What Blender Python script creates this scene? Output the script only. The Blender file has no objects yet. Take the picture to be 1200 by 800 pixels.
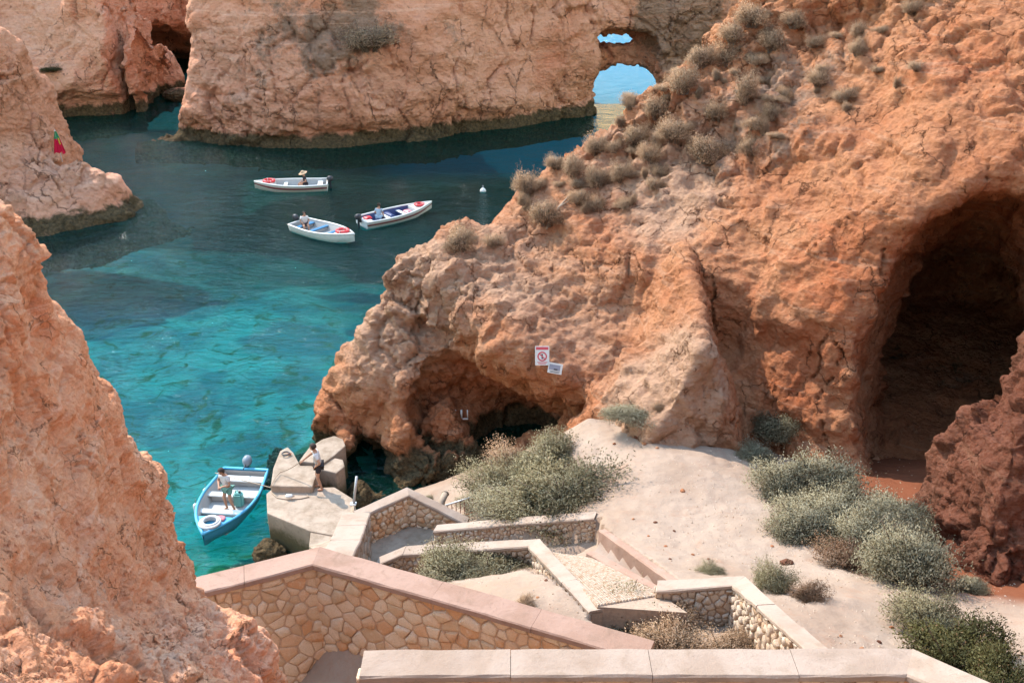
import bpy, bmesh, math, random
import numpy as np
from mathutils import Vector, Matrix

SC = bpy.context.scene
COL = SC.collection
R = math.radians

# ------------------------------------------------------------------ camera, sky, sun, exposure
CAM_H, PITCH, FPX = 19.5, R(25.5), 1167.0          # FPX: focal length in pixels of the 1200 px wide photograph
cam_d = bpy.data.cameras.new('camera')
cam = bpy.data.objects.new('camera', cam_d)
COL.objects.link(cam)
cam.location = (0, 0, CAM_H)
cam.rotation_euler = (R(90) - PITCH, 0, 0)
cam_d.sensor_width = 36.0
cam_d.lens = 36.0 * FPX / 1200.0
cam_d.clip_start = 0.1
cam_d.clip_end = 5000
SC.camera = cam

SUN_AZ, SUN_EL = R(-46), R(48)                      # azimuth from +Y, negative = to the left
sun_dir = Vector((math.sin(SUN_AZ) * math.cos(SUN_EL), math.cos(SUN_AZ) * math.cos(SUN_EL), math.sin(SUN_EL)))
world = bpy.data.worlds.new('World')
SC.world = world
world.use_nodes = True
wn = world.node_tree.nodes
wl = world.node_tree.links
wn.clear()
w_out = wn.new('ShaderNodeOutputWorld')
w_bg = wn.new('ShaderNodeBackground')
w_sky = wn.new('ShaderNodeTexSky')
w_sky.sky_type = 'NISHITA'
w_sky.sun_disc = False
w_sky.sun_elevation = SUN_EL
w_sky.sun_rotation = SUN_AZ
w_sky.altitude = 0
w_sky.ozone_density = 1.8
w_sky.dust_density = 0.05
w_sky.air_density = 2.25
w_bg.inputs['Strength'].default_value = 0.15
wl.new(w_sky.outputs[0], w_bg.inputs['Color'])
wl.new(w_bg.outputs[0], w_out.inputs['Surface'])
sun_l = bpy.data.lights.new('sun', 'SUN')
sun_l.energy = 2.0
sun_l.angle = R(0.55)
sun_l.color = (1.0, 0.91, 0.79)
sun_o = bpy.data.objects.new('sun', sun_l)
COL.objects.link(sun_o)
sun_o.rotation_euler = (-sun_dir).to_track_quat('-Z', 'Y').to_euler()
SC.view_settings.view_transform = 'Standard'
SC.view_settings.look = 'None'
SC.view_settings.gamma = 1.0
SC.view_settings.use_curve_mapping = False
SC.view_settings.exposure = 1.93
SC.render.engine = 'CYCLES'
SC.cycles.use_denoising = True
SC.cycles.max_bounces = 8
SC.cycles.diffuse_bounces = 4
SC.cycles.glossy_bounces = 3
SC.cycles.transparent_max_bounces = 12
SC.cycles.caustics_reflective = False
SC.cycles.caustics_refractive = False

# ------------------------------------------------------------------ picture -> place
CP, SP = math.cos(PITCH), math.sin(PITCH)
def ray(u, v):
    xc, yc = (u - 600.0) / FPX, -(v - 400.0) / FPX
    return (xc, CP + yc * SP, -SP + yc * CP)
def W(u, v, Y):
    d = ray(u, v); t = Y / d[1]
    return Vector((d[0] * t, Y, CAM_H + d[2] * t))
def WZ(u, v, z):
    d = ray(u, v); t = (z - CAM_H) / d[2]
    return Vector((d[0] * t, d[1] * t, z))

# ------------------------------------------------------------------ numpy noise
_rs = np.random.RandomState(7)
_perm = _rs.permutation(256).astype(np.int32)
_perm2 = np.concatenate([_perm, _perm])
_val = (_rs.rand(256) * 2 - 1).astype(np.float32)
_jit = _rs.rand(256, 3).astype(np.float32)
def _hash(ix, iy, iz):
    return _perm2[(_perm2[(_perm2[ix & 255] + iy) & 255] + iz) & 255]
def vnoise(p):
    p = np.asarray(p, np.float32)
    f = np.floor(p); i = f.astype(np.int32); t = p - f
    t = t * t * t * (t * (t * 6 - 15) + 10)
    x, y, z = i[:, 0], i[:, 1], i[:, 2]
    tx, ty, tz = t[:, 0], t[:, 1], t[:, 2]
    def c(a, b, d): return _val[_hash(x + a, y + b, z + d)]
    def L(a, b, s): return a + (b - a) * s
    return L(L(L(c(0,0,0), c(1,0,0), tx), L(c(0,1,0), c(1,1,0), tx), ty),
             L(L(c(0,0,1), c(1,0,1), tx), L(c(0,1,1), c(1,1,1), tx), ty), tz)
_rotm = np.array([[0.36, 0.48, -0.8], [-0.8, 0.60, 0.0], [0.48, 0.64, 0.60]], np.float32)
def fbm(p, octv=4, gain=0.5, lac=2.03, mode=0):
    p = np.asarray(p, np.float32); a = 1.0; s = np.zeros(len(p), np.float32); n = 0.0
    for k in range(octv):
        v = vnoise(p)
        if mode == 1: v = 1 - 2 * np.abs(v)          # ridged
        elif mode == 2: v = 2 * np.abs(v) - 0.6      # billowed lumps
        s += a * v; n += a; a *= gain
        p = (p @ _rotm) * lac + 11.7
    return s / n
def worley(p):
    p = np.asarray(p, np.float32); f = np.floor(p).astype(np.int32); fr = p - f
    d1 = np.full(len(p), 9., np.float32); d2 = d1.copy()
    for a in (-1, 0, 1):
        for b in (-1, 0, 1):
            for c in (-1, 0, 1):
                h = _hash(f[:, 0] + a, f[:, 1] + b, f[:, 2] + c)
                q = _jit[h] + np.array([a, b, c], np.float32) - fr
                d = np.sqrt((q * q).sum(1))
                d2 = np.minimum(d2, np.maximum(d1, d)); d1 = np.minimum(d1, d)
    return d1, d2
def cells(p):
    p = np.asarray(p, np.float32); f = np.floor(p).astype(np.int32); fr = p - f
    d1 = np.full(len(p), 9., np.float32); d2 = d1.copy(); hid = np.zeros(len(p), np.int32); off = np.zeros((len(p), 3), np.float32)
    for a in (-1, 0, 1):
        for b in (-1, 0, 1):
            for c in (-1, 0, 1):
                h = _hash(f[:, 0] + a, f[:, 1] + b, f[:, 2] + c)
                q = _jit[h] + np.array([a, b, c], np.float32) - fr
                d = np.sqrt((q * q).sum(1)); m = d < d1
                d2 = np.where(m, d1, np.minimum(d2, d)); d1 = np.where(m, d, d1); hid = np.where(m, h, hid); off[m] = q[m]
    return d1, d2, hid, off
def sstep(a, b, x):
    t = np.clip((x - a) / (b - a), 0, 1); return t * t * (3 - 2 * t)
def smax(a, b, k):
    h = np.clip(0.5 + 0.5 * (a - b) / k, 0, 1); return b + (a - b) * h + k * h * (1 - h)
def smin(a, b, k): return -smax(-a, -b, k)

# ------------------------------------------------------------------ smooth control surfaces and implicit solids
def rbf_fit(pts, vals, lam=0.02):
    P = np.asarray(pts, float); n = len(P)
    K = np.sqrt(((P[:, None] - P[None]) ** 2).sum(2)) - lam * np.eye(n)
    A = np.zeros((n + 3, n + 3)); A[:n, :n] = K
    A[:n, n] = 1; A[:n, n + 1:] = P; A[n, :n] = 1; A[n + 1:, :n] = P.T
    s = np.linalg.solve(A, np.concatenate([np.asarray(vals, float), [0, 0, 0]]))
    def ev(X, Y):
        sh = X.shape; Q = np.stack([X.ravel(), Y.ravel()], 1); out = np.zeros(len(Q))
        for i in range(n):
            out += s[i] * np.sqrt((Q[:, 0] - P[i, 0]) ** 2 + (Q[:, 1] - P[i, 1]) ** 2)
        return (out + s[n] + Q @ s[n + 1:]).reshape(sh)
    return ev
def smooth2(a, it):
    for _ in range(it):
        b = np.pad(a, 1, mode='edge')
        a = (b[:-2, 1:-1] + b[2:, 1:-1] + b[1:-1, :-2] + b[1:-1, 2:] + 2 * a) / 6
    return a
def axes(x0, x1, y0, y1, z0, z1, h):
    return [np.arange(a, b + h * .5, h, dtype=np.float32) for a, b in ((x0, x1), (y0, y1), (z0, z1))]

def surface_nets(S, ax):
    S = np.ascontiguousarray(S, np.float32)
    neg = S < 0
    nx, ny, nz = S.shape
    cnt = np.zeros((nx - 1, ny - 1, nz - 1), np.int8)
    for a in (0, 1):
        for b in (0, 1):
            for c in (0, 1):
                cnt += neg[a:nx - 1 + a, b:ny - 1 + b, c:nz - 1 + c]
    act = np.argwhere((cnt > 0) & (cnt < 8))
    N = len(act)
    idx = np.full(cnt.shape, -1, np.int32); idx[tuple(act.T)] = np.arange(N)
    acc = np.zeros((N, 3), np.float32); num = np.zeros(N, np.float32)
    corners = [(a, b, c) for a in (0, 1) for b in (0, 1) for c in (0, 1)]
    val = {q: S[act[:, 0] + q[0], act[:, 1] + q[1], act[:, 2] + q[2]] for q in corners}
    for q in corners:
        for k in range(3):
            if q[k] == 0:
                r = list(q); r[k] = 1; r = tuple(r)
                va, vb = val[q], val[r]
                m = (va < 0) != (vb < 0)
                t = np.where(m, va / np.where(m, va - vb, 1), 0)
                pt = np.tile(np.array(q, np.float32), (N, 1)); pt[:, k] = t
                acc += pt * m[:, None]; num += m
    h = [a[1] - a[0] for a in ax]
    V = (act + acc / num[:, None]) * np.array(h, np.float32) + np.array([a[0] for a in ax], np.float32)
    F = []
    for k in range(3):
        sl0 = [slice(None)] * 3; sl1 = [slice(None)] * 3
        sl0[k] = slice(0, -1); sl1[k] = slice(1, None)
        n0, n1 = neg[tuple(sl0)], neg[tuple(sl1)]
        e = np.argwhere(n0 != n1)
        i, j = [(1, 2), (2, 0), (0, 1)][k]
        lim = cnt.shape
        ok = (e[:, i] > 0) & (e[:, j] > 0) & (e[:, i] < lim[i]) & (e[:, j] < lim[j])
        e = e[ok]
        flip = n1[tuple(e.T)]
        def cell(di, dj):
            q = e.copy(); q[:, i] -= di; q[:, j] -= dj; return idx[tuple(q.T)]
        quad = np.stack([cell(1, 1), cell(0, 1), cell(0, 0), cell(1, 0)], 1)
        quad[flip] = quad[flip][:, ::-1]
        F.append(quad)
    F = np.concatenate(F)
    return V, F

def subdivide(V, F):
    E = np.concatenate([F[:, [0, 1]], F[:, [1, 2]], F[:, [2, 3]], F[:, [3, 0]]]); E.sort(1)
    key = E[:, 0].astype(np.int64) * (len(V) + 1) + E[:, 1]
    uk, inv = np.unique(key, return_inverse=True)
    a = uk // (len(V) + 1); b = uk % (len(V) + 1)
    n = len(F); nv = len(V)
    em = (V[a] + V[b]) * 0.5; fc = V[F].mean(1)
    e = inv.reshape(4, n) + nv; f = np.arange(n) + nv + len(em)
    V2 = np.concatenate([V, em, fc]).astype(np.float32)
    F2 = np.concatenate([np.stack([F[:, 0], e[0], f, e[3]], 1), np.stack([e[0], F[:, 1], e[1], f], 1),
                         np.stack([f, e[1], F[:, 2], e[2]], 1), np.stack([e[3], f, e[2], F[:, 3]], 1)])
    return V2, F2
def vnormals(V, F):
    q = V[F]; n = np.cross(q[:, 2] - q[:, 0], q[:, 3] - q[:, 1])
    N = np.zeros_like(V)
    for k in range(3):
        c = np.zeros(len(V))
        for j in range(4): c += np.bincount(F[:, j], weights=n[:, k], minlength=len(V))
        N[:, k] = c
    return N / np.maximum(np.linalg.norm(N, axis=1, keepdims=True), 1e-9)
def relax(V, F, it=2, w=0.5):
    for _ in range(it):
        c = V[F].mean(1); acc = np.zeros_like(V)
        n = np.bincount(F.ravel(), minlength=len(V))
        for k in range(3):
            s = np.zeros(len(V))
            for j in range(4): s += np.bincount(F[:, j], weights=c[:, k], minlength=len(V))
            acc[:, k] = s
        V = V * (1 - w) + w * acc / np.maximum(n, 1)[:, None]
    return V.astype(np.float32)

def link(o, parent=None):
    COL.objects.link(o)
    if parent is not None: o.parent = parent
    return o
def np_mesh(name, V, F, mat, smooth=True, attr=None):
    me = bpy.data.meshes.new(name)
    k = F.shape[1]
    me.vertices.add(len(V)); me.vertices.foreach_set('co', np.asarray(V, np.float32).ravel())
    me.loops.add(F.size); me.loops.foreach_set('vertex_index', np.asarray(F, np.int32).ravel())
    me.polygons.add(len(F)); me.polygons.foreach_set('loop_start', np.arange(0, F.size, k, dtype=np.int32))
    me.polygons.foreach_set('loop_total', np.full(len(F), k, np.int32))
    if smooth: me.polygons.foreach_set('use_smooth', np.ones(len(F), bool))
    me.update(calc_edges=True)
    if attr is not None:
        for an, av in attr.items():
            at = me.attributes.new(an, 'FLOAT', 'POINT'); at.data.foreach_set('value', np.asarray(av, np.float32))
    if mat: me.materials.append(mat)
    return me
def tag(o, label=None, cat=None, group=None, kind=None):
    if label: o['label'] = label
    if cat: o['category'] = cat
    if group: o['group'] = group
    if kind: o['kind'] = kind
    return o

# ------------------------------------------------------------------ materials
class NT:
    def __init__(self, name):
        self.m = bpy.data.materials.new(name); self.m.use_nodes = True
        self.t = self.m.node_tree; self.n = self.t.nodes; self.n.clear()
        self.out = self.n.new('ShaderNodeOutputMaterial')
        self.bsdf = self.n.new('ShaderNodeBsdfPrincipled')
        self.t.links.new(self.bsdf.outputs[0], self.out.inputs[0])
        self._pos = None
    def link(self, a, b): self.t.links.new(a, b)
    def put(self, sock, v):
        if hasattr(v, 'links'): self.link(v, sock)
        else:
            if isinstance(v, (tuple, list)) and len(v) == 3 and len(sock.default_value) == 4: v = (*v, 1)
            sock.default_value = v
    def pos(self, scale=None, obj=False, rot=None):
        if obj:
            n = self.n.new('ShaderNodeTexCoord'); p = n.outputs['Object']
        else:
            if self._pos is None: self._pos = self.n.new('ShaderNodeNewGeometry')
            p = self._pos.outputs['Position']
        if scale is not None:
            m = self.n.new('ShaderNodeMapping'); self.link(p, m.inputs[0]); m.inputs['Scale'].default_value = scale
            if rot: m.inputs['Rotation'].default_value = rot
            p = m.outputs[0]
        return p
    def noise(self, vec, scale, detail=5, rough=0.6, dist=0.0, out=0):
        n = self.n.new('ShaderNodeTexNoise'); self.link(vec, n.inputs['Vector'])
        n.inputs['Scale'].default_value = scale; n.inputs['Detail'].default_value = detail
        n.inputs['Roughness'].default_value = rough; n.inputs['Distortion'].default_value = dist
        return n.outputs[out]
    def voro(self, vec, scale, feature='F1', out=0, rnd=1.0):
        n = self.n.new('ShaderNodeTexVoronoi'); self.link(vec, n.inputs['Vector']); n.feature = feature
        n.inputs['Scale'].default_value = scale; n.inputs['Randomness'].default_value = rnd
        return n.outputs[out]
    def ramp(self, f, a, b):
        n = self.n.new('ShaderNodeMapRange'); n.interpolation_type = 'SMOOTHSTEP'
        self.put(n.inputs[0], f); n.inputs[1].default_value = a; n.inputs[2].default_value = b
        return n.outputs[0]
    def math(self, op, a, b=0.0, clamp=False):
        n = self.n.new('ShaderNodeMath'); n.operation = op; n.use_clamp = clamp
        self.put(n.inputs[0], a); self.put(n.inputs[1], b); return n.outputs[0]
    def mix(self, f, a, b, mode='MIX'):
        n = self.n.new('ShaderNodeMix'); n.data_type = 'RGBA'; n.blend_type = mode
        self.put(n.inputs[0], f); self.put(n.inputs[6], a); self.put(n.inputs[7], b); return n.outputs[2]
    def attr(self, name):
        n = self.n.new('ShaderNodeAttribute'); n.attribute_name = name; return n.outputs['Fac']
    def sep(self, v):
        n = self.n.new('ShaderNodeSeparateXYZ'); self.link(v, n.inputs[0]); return n.outputs
    def bump(self, h, strength, dist, normal=None):
        n = self.n.new('ShaderNodeBump'); n.inputs['Strength'].default_value = strength
        n.inputs['Distance'].default_value = dist; self.link(h, n.inputs['Height'])
        if normal is not None: self.link(normal, n.inputs['Normal'])
        return n.outputs[0]
    def objrand(self):
        return self.n.new('ShaderNodeObjectInfo').outputs['Random']
    def fin(self, color, rough=0.9, normal=None, spec=0.25, metal=0.0):
        self.put(self.bsdf.inputs['Base Color'], color); self.put(self.bsdf.inputs['Roughness'], rough)
        self.bsdf.inputs['Specular IOR Level'].default_value = spec
        self.bsdf.inputs['Metallic'].default_value = metal
        if normal is not None: self.link(normal, self.bsdf.inputs['Normal'])
        return self.m

def rock_mat(name, deep, mid, pale, red, grey, tex=1.0, bump=1.0, streaks=.28, alg=((.15, .095, .045), (.05, .036, .018))):
    """weathered limestone; vertex attributes: pale, lichen, algae, rust (0..1), all real colour of the stone"""
    k = NT(name); p = k.pos()
    big = k.noise(p, 0.28 * tex, 5, .6)
    med = k.noise(p, 1.3 * tex, 8, .68, .6)
    fine = k.noise(p, 9 * tex, 8, .72)
    strat = k.noise(k.pos((.5, .5, 2.6), rot=(.06, .10, 0)), 1.0 * tex, 6, .65, .4)
    streak = k.noise(k.pos((1.6, 1.6, .28)), 1.1 * tex, 6, .6)
    c = k.mix(k.ramp(big, .38, .62), deep, mid)
    c = k.mix(k.ramp(k.math('ADD', k.math('MULTIPLY', med, .7), k.math('MULTIPLY', k.attr('rust'), .5)), .44, .72), c, red)
    pa = k.math('ADD', k.math('MULTIPLY', k.attr('pale'), 1.0), k.math('MULTIPLY', k.math('SUBTRACT', strat, .5), 1.3))
    c = k.mix(k.ramp(pa, .20, 1.0), c, pale)
    li = k.math('ADD', k.attr('lichen'), k.math('MULTIPLY', k.math('SUBTRACT', k.noise(p, .9 * tex, 9, .75), .5), 2.6))
    c = k.mix(k.math('MULTIPLY', k.ramp(li, .45, .95), .85), c, k.mix(fine, grey, tuple(.55 * g for g in grey)))
    c = k.mix(k.math('MULTIPLY', k.ramp(streak, .58, .76), streaks), c, tuple(.40 * d for d in deep))
    c = k.mix(k.math('MULTIPLY', k.ramp(fine, .30, .72), .55), k.mix(1.0, c, (.84, .82, .80), 'MULTIPLY'), k.mix(.12, c, (.80, .58, .44)))
    warp = k.n.new('ShaderNodeVectorMath'); warp.operation = 'MULTIPLY_ADD'
    k.link(k.noise(p, 1.6 * tex, 5, .6, out=1), warp.inputs[0]); warp.inputs[1].default_value = (.9 / tex,) * 3; k.link(p, warp.inputs[2])
    vm = k.n.new('ShaderNodeMapping'); k.link(warp.outputs[0], vm.inputs[0]); vm.inputs['Scale'].default_value = (1, 1, .55)
    edge = k.voro(vm.outputs[0], 1.15 * tex, 'DISTANCE_TO_EDGE')
    fis = k.math('MULTIPLY', k.ramp(edge, .035, .0), k.ramp(k.noise(p, .7 * tex, 4, .6), .48, .62))
    pit = k.math('MULTIPLY', k.ramp(k.noise(p, 5.5 * tex, 4, .55), .66, .74), k.ramp(k.noise(p, .5 * tex, 3, .6), .42, .6))
    mark = k.math('MAXIMUM', fis, pit)
    c = k.mix(k.math('MULTIPLY', mark, .8), c, tuple(.30 * d for d in deep))
    bed = k.noise(k.pos((.25, .25, 5.0), rot=(.05, .08, 0)), 1.0 * tex, 5, .6, .3)
    c = k.mix(k.math('MULTIPLY', k.ramp(bed, .56, .68), .35), c, tuple(.62 * d for d in mid))
    c = k.mix(k.math('MULTIPLY', k.ramp(bed, .44, .34), .35), c, pale)
    sp = k.noise(p, 34 * tex, 3, .6)
    c = k.mix(k.math('MULTIPLY', k.ramp(sp, .58, .74), .25), c, tuple(.5 * d for d in deep))
    al = k.math('ADD', k.attr('algae'), k.math('MULTIPLY', k.math('SUBTRACT', med, .5), 2.2))
    c = k.mix(k.ramp(al, .25, .75), c, k.mix(k.ramp(fine, .35, .65), *alg))
    h1 = k.math('ADD', k.noise(p, 4.0 * tex, 10, .72, .3), k.math('MULTIPLY', k.voro(k.pos((1, 1, 1.5)), 5.5 * tex), .35))
    h1 = k.math('SUBTRACT', h1, k.math('MULTIPLY', mark, .7))
    n1 = k.bump(h1, .95 * bump, .22 / tex)
    n2 = k.bump(fine, .8 * bump, .05 / tex, n1)
    n2 = k.bump(k.noise(p, 30 * tex, 6, .7), .5 * bump, .014 / tex, n2)
    return k.fin(c, .93, n2, .15)

M_head = rock_mat('headland_rock', (.45, .160, .066), (.51, .218, .102), (.49, .28, .175), (.47, .135, .048), (.35, .235, .165))
M_far = rock_mat('far_cliff_rock', (.76, .31, .17), (.84, .395, .24), (.84, .47, .32), (.72, .235, .12), (.34, .225, .155), .55, 1.1, .5)
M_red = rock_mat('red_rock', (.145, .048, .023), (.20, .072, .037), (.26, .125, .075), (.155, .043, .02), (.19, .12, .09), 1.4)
M_fore = rock_mat('foreground_rock', (.80, .33, .165), (.86, .43, .25), (.86, .54, .39), (.78, .255, .11), (.62, .44, .345), 2.4)

def sand_mat():
    k = NT('pale_sand'); p = k.pos()
    big = k.noise(p, .5, 6, .6); fine = k.noise(p, 12, 8, .7); gr = k.noise(p, 55, 4, .6)
    c = k.mix(k.ramp(big, .35, .65), (.285, .194, .138), (.33, .238, .178))
    c = k.mix(k.math('MULTIPLY', k.ramp(k.noise(p, 1.7, 8, .7), .52, .7), .55), c, (.31, .18, .118))
    c = k.mix(k.math('MULTIPLY', k.ramp(fine, .5, .75), .35), c, (.245, .152, .105))
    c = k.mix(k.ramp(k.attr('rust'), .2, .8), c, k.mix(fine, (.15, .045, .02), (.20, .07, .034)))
    n = k.bump(k.math('ADD', fine, k.math('MULTIPLY', gr, .3)), .55, .05)
    return k.fin(c, .95, n, .12)
M_sand = sand_mat()

# ------------------------------------------------------------------ rock masses
def stripes(V, zf): return zf
def blobs(V, lst):
    out = np.zeros(len(V), np.float32)
    for (u, v, Y, r, a) in lst:
        c = np.array(W(u, v, Y), np.float32)
        out += a * np.exp(-((V - c) ** 2).sum(1) / (r * r))
    return np.clip(out, 0, 1.2)

def face_solid(ctrl, ridge, ax, back=8.0, backslope=0.7, kk=1.2, lam=.05, notch=0.0, gclip=3.0):
    """solid rock whose face towards -Y is y = Yf(x,z), under a ridge line, falling away behind it"""
    P = [W(*c) for c in ctrl]
    ev = rbf_fit([(p.x, p.z) for p in P], [p.y for p in P], lam)
    x, y, z = ax
    X, Z = np.meshgrid(x, z, indexing='ij')
    Yf = smooth2(ev(X, Z), 3)
    if notch: Yf = Yf + notch * np.exp(-((Z - .9) / .75) ** 2)
    gx, gz = np.gradient(Yf, x[1] - x[0], z[1] - z[0])
    nrm = np.sqrt(1 + np.clip(gx ** 2 + gz ** 2, 0, gclip ** 2))
    rp = sorted([tuple(W(*r)) if r[0] > 25 or r[2] > 25 or r[0] < 0 else r for r in ridge])
    rx = np.array([p[0] for p in rp]); ry = np.array([p[1] for p in rp]); rz = np.array([p[2] for p in rp])
    top = np.interp(x, rx, rz); yr = np.interp(x, rx, ry)
    gt = np.gradient(top, x[1] - x[0]); nt = np.sqrt(1 + np.clip(gt ** 2, 0, 9) + backslope ** 2)
    d1 = (Yf[:, None, :] - y[None, :, None]) / nrm[:, None, :]
    d2 = (z[None, None, :] - top[:, None, None] + backslope * np.maximum(y[None, :, None] - yr[:, None, None], -2.0)) / nt[:, None, None]
    d = smax(d1, d2, kk)
    bk = back(x) if callable(back) else back
    d = np.maximum(d, y[None, :, None] - (yr + bk)[:, None, None])
    return d.astype(np.float32)
def grid_pts(ax):
    return np.stack(np.meshgrid(*ax, indexing='ij'), -1).reshape(-1, 3)
def add_noise(S, ax, amp, wl, octv=3, band=3.0, stretch=(1, 1, 1), mode=0):
    m = np.abs(S) < band
    I = np.argwhere(m)
    P = np.stack([ax[k][I[:, k]] for k in range(3)], 1) / wl * np.array(stretch, np.float32)
    S[m] += amp * fbm(P, octv, mode=mode)
    return S
def sub_capsule(S, ax, a, b, r1, r2, sq=(1, 1, 1), k=.5):
    """carve a tapering tunnel from a to b"""
    X, Y, Z = np.meshgrid(*ax, indexing='ij')
    a = np.array(a, np.float32); b = np.array(b, np.float32); s = np.array(sq, np.float32)
    P = np.stack([X, Y, Z], -1) / s; a = a / s; b = b / s
    ab = b - a; t = np.clip(((P - a) @ ab) / (ab @ ab), 0, 1)
    d = np.sqrt(((P - a - t[..., None] * ab) ** 2).sum(-1)) - (r1 + (r2 - r1) * t)
    return smax(S, -d * s.min(), k)
def add_ball(S, ax, c, r, k=.6):
    X, Y, Z = np.meshgrid(*ax, indexing='ij')
    r = np.array(r, np.float32)
    q = np.sqrt(((X - c[0]) / r[0]) ** 2 + ((Y - c[1]) / r[1]) ** 2 + ((Z - c[2]) / r[2]) ** 2)
    return smin(S, (q - 1) * r.min(), k)
def finish(name, S, ax, mat, disp, sub=1, pale=(), lichen=(), rust=(), tide=1.1, keep=None, lich_up=0.0, rlx=2):
    V, F = surface_nets(S, ax)
    V = relax(V, F, rlx)
    for _ in range(sub): V, F = subdivide(V, F)
    if sub: V = relax(V, F, 1)
    N = vnormals(V, F)
    V = (V + N * disp(V, N)[:, None]).astype(np.float32)
    N = vnormals(V, F)
    at = {'pale': blobs(V, pale), 'lichen': blobs(V, lichen) + lich_up * sstep(.45, .8, N[:, 2]), 'rust': blobs(V, rust),
          'algae': (1 - sstep(tide * .35, tide * 1.5, V[:, 2])) if tide > 0 else np.zeros(len(V))}
    me = np_mesh(name, V, F, mat, True, at)
    o = link(bpy.data.objects.new(name, me)); o['kind'] = 'structure'
    return o

def disp_rock(s=1.0, amp=1.0, lump=1.0, strat=1.0, crack=1.0, lumpmap=None, block=1.0, blockmap=None, grit=.16):
    """broken limestone: big hollows, beds, fractured blocks with tilted faces, fissures, grit"""
    def f(V, N):
        p = V / s
        side = 1 - np.abs(N[:, 2])
        L = lump if lumpmap is None else lump * lumpmap(V)
        wp = np.stack([fbm(p * .55 + k, 3, .55) for k in (1, 5, 9)], 1)
        pw = p + 1.0 * wp
        q = pw * np.array([.33, .33, 1.6], np.float32)
        d = .55 * fbm(pw * .33, 3) + .24 * strat * fbm(q * .9 + 3, 5, .58) * side
        d += .22 * (fbm(pw * .62 + 50, 5, .55, mode=1) - .25)
        tilt = np.stack([_val[(np.arange(256) * 7 + 31 * k) % 256] for k in range(3)], 1)
        bl = 0
        for sc, am in ((.62, .30), (1.5, .15), (3.6, .065)):
            w1, w2, hid, off = cells((p + .35 * wp) * np.array([sc, sc, sc * .8], np.float32))
            bl = bl + am * (.7 * _val[hid] + 1.1 * (tilt[hid] * off).sum(1)) - am * .7 * (1 - sstep(0, .09, w2 - w1))
        bmask = .25 + .75 * sstep(-.25, .35, vnoise(p * .33 + 140))
        d += (block if blockmap is None else block * blockmap(V)) * bl * bmask
        d += L * .16 * fbm(pw * np.array([1, 1, .7], np.float32) * 1.1 + 9, 4, .55, mode=2)
        d += grit * fbm(p * 1.7 + 21, 7, .64)
        cr = np.abs(vnoise((p + .6 * wp) * np.array([.62, .62, .20], np.float32) + 70))
        d -= crack * .45 * (1 - sstep(0, .04, cr)) * sstep(.0, .35, vnoise(p * .45 + 90)) * side
        return (amp * s * d).astype(np.float32)
    return f

# ---- the sunlit headland on the right, with its undercut and the deep cave
HEAD = [
 (392,500,31.8),(420,470,31.5),(450,470,31.6),(425,420,32),(455,400,31.9),(470,350,32.4),(500,330,32.4),(470,440,31.2),(482,480,30.7),
 (482,540,30.4),(480,590,30.2),(520,380,32.6),(517,340,33),
 (520,430,31),(560,440,32.7),(600,470,33.6),(560,500,33),(520,500,31.6),(640,500,33.6),(600,540,33),(530,560,31),(560,600,31.4),(650,480,32.3),(690,500,30),
 (540,395,30.3),(580,405,29.7),(620,428,29.2),(650,446,28.6),(684,470,27.4),
 (545,340,31.2),(560,300,33),(600,280,34),(600,340,30.8),(640,300,32.5),(650,380,29.7),(700,330,31),(680,250,34),(720,220,34.5),(640,230,35.4),
 (700,420,28.4),(740,440,28.3),(750,380,29.2),(760,300,31),(780,470,28.4),(740,480,27.6),
 (720,530,26.4),(780,560,26.4),(860,560,26.4),(950,580,24.8),
 (820,380,29.8),(800,330,30),(800,250,32),(830,210,33),(780,170,35),(760,200,34.5),(850,300,29.6),(900,330,28.6),(860,420,28.9),(900,450,27.6),
 (880,510,27.2),(950,300,28.6),(960,400,27),(1000,450,26),(1015,520,25.4),(1000,560,25.2),
 (850,170,34.2),(880,230,31.5),(950,200,31),(930,130,34),(1000,100,34),(880,100,36),(950,50,36.3),(1020,30,36),(1100,20,34.5),(1050,150,30.5),
 (1030,230,28.6),(1100,100,31),(1150,60,32),(1200,30,32),(1130,130,30.6),(1180,130,29.5),(1200,200,28),(1100,180,29),(1100,215,28),(1190,235,26.8),
 (1250,300,25),(1250,400,24),(1250,550,23),(1050,-60,37),(1200,-80,35),(900,-30,38)]
RIDGE = [(380,530,32.5),(384,512,32.5),(396,455,32.8),(405,420,33),(440,372,33.3),(443,345,33.5),(478,306,34),(510,290,34.5),(540,272,35),(575,262,35),
 (600,240,35.5),(612,214,36),(660,184,36.5),(700,152,37),(740,115,37.5),(790,75,38),(838,58,38.5),(848,10,38.5),(875,-40,38),(1000,-110,39),(1200,-170,39),(1500,-220,38)]
ax = axes(-9.5, 24.0, 22.0, 51.5, -2.0, 20.5, .18)
S = face_solid(HEAD, RIDGE, ax, back=lambda x: 4.5 + 8 * sstep(6, 10, x), kk=.6)
S = add_noise(S, ax, .6, 3.2, 3)
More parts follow.
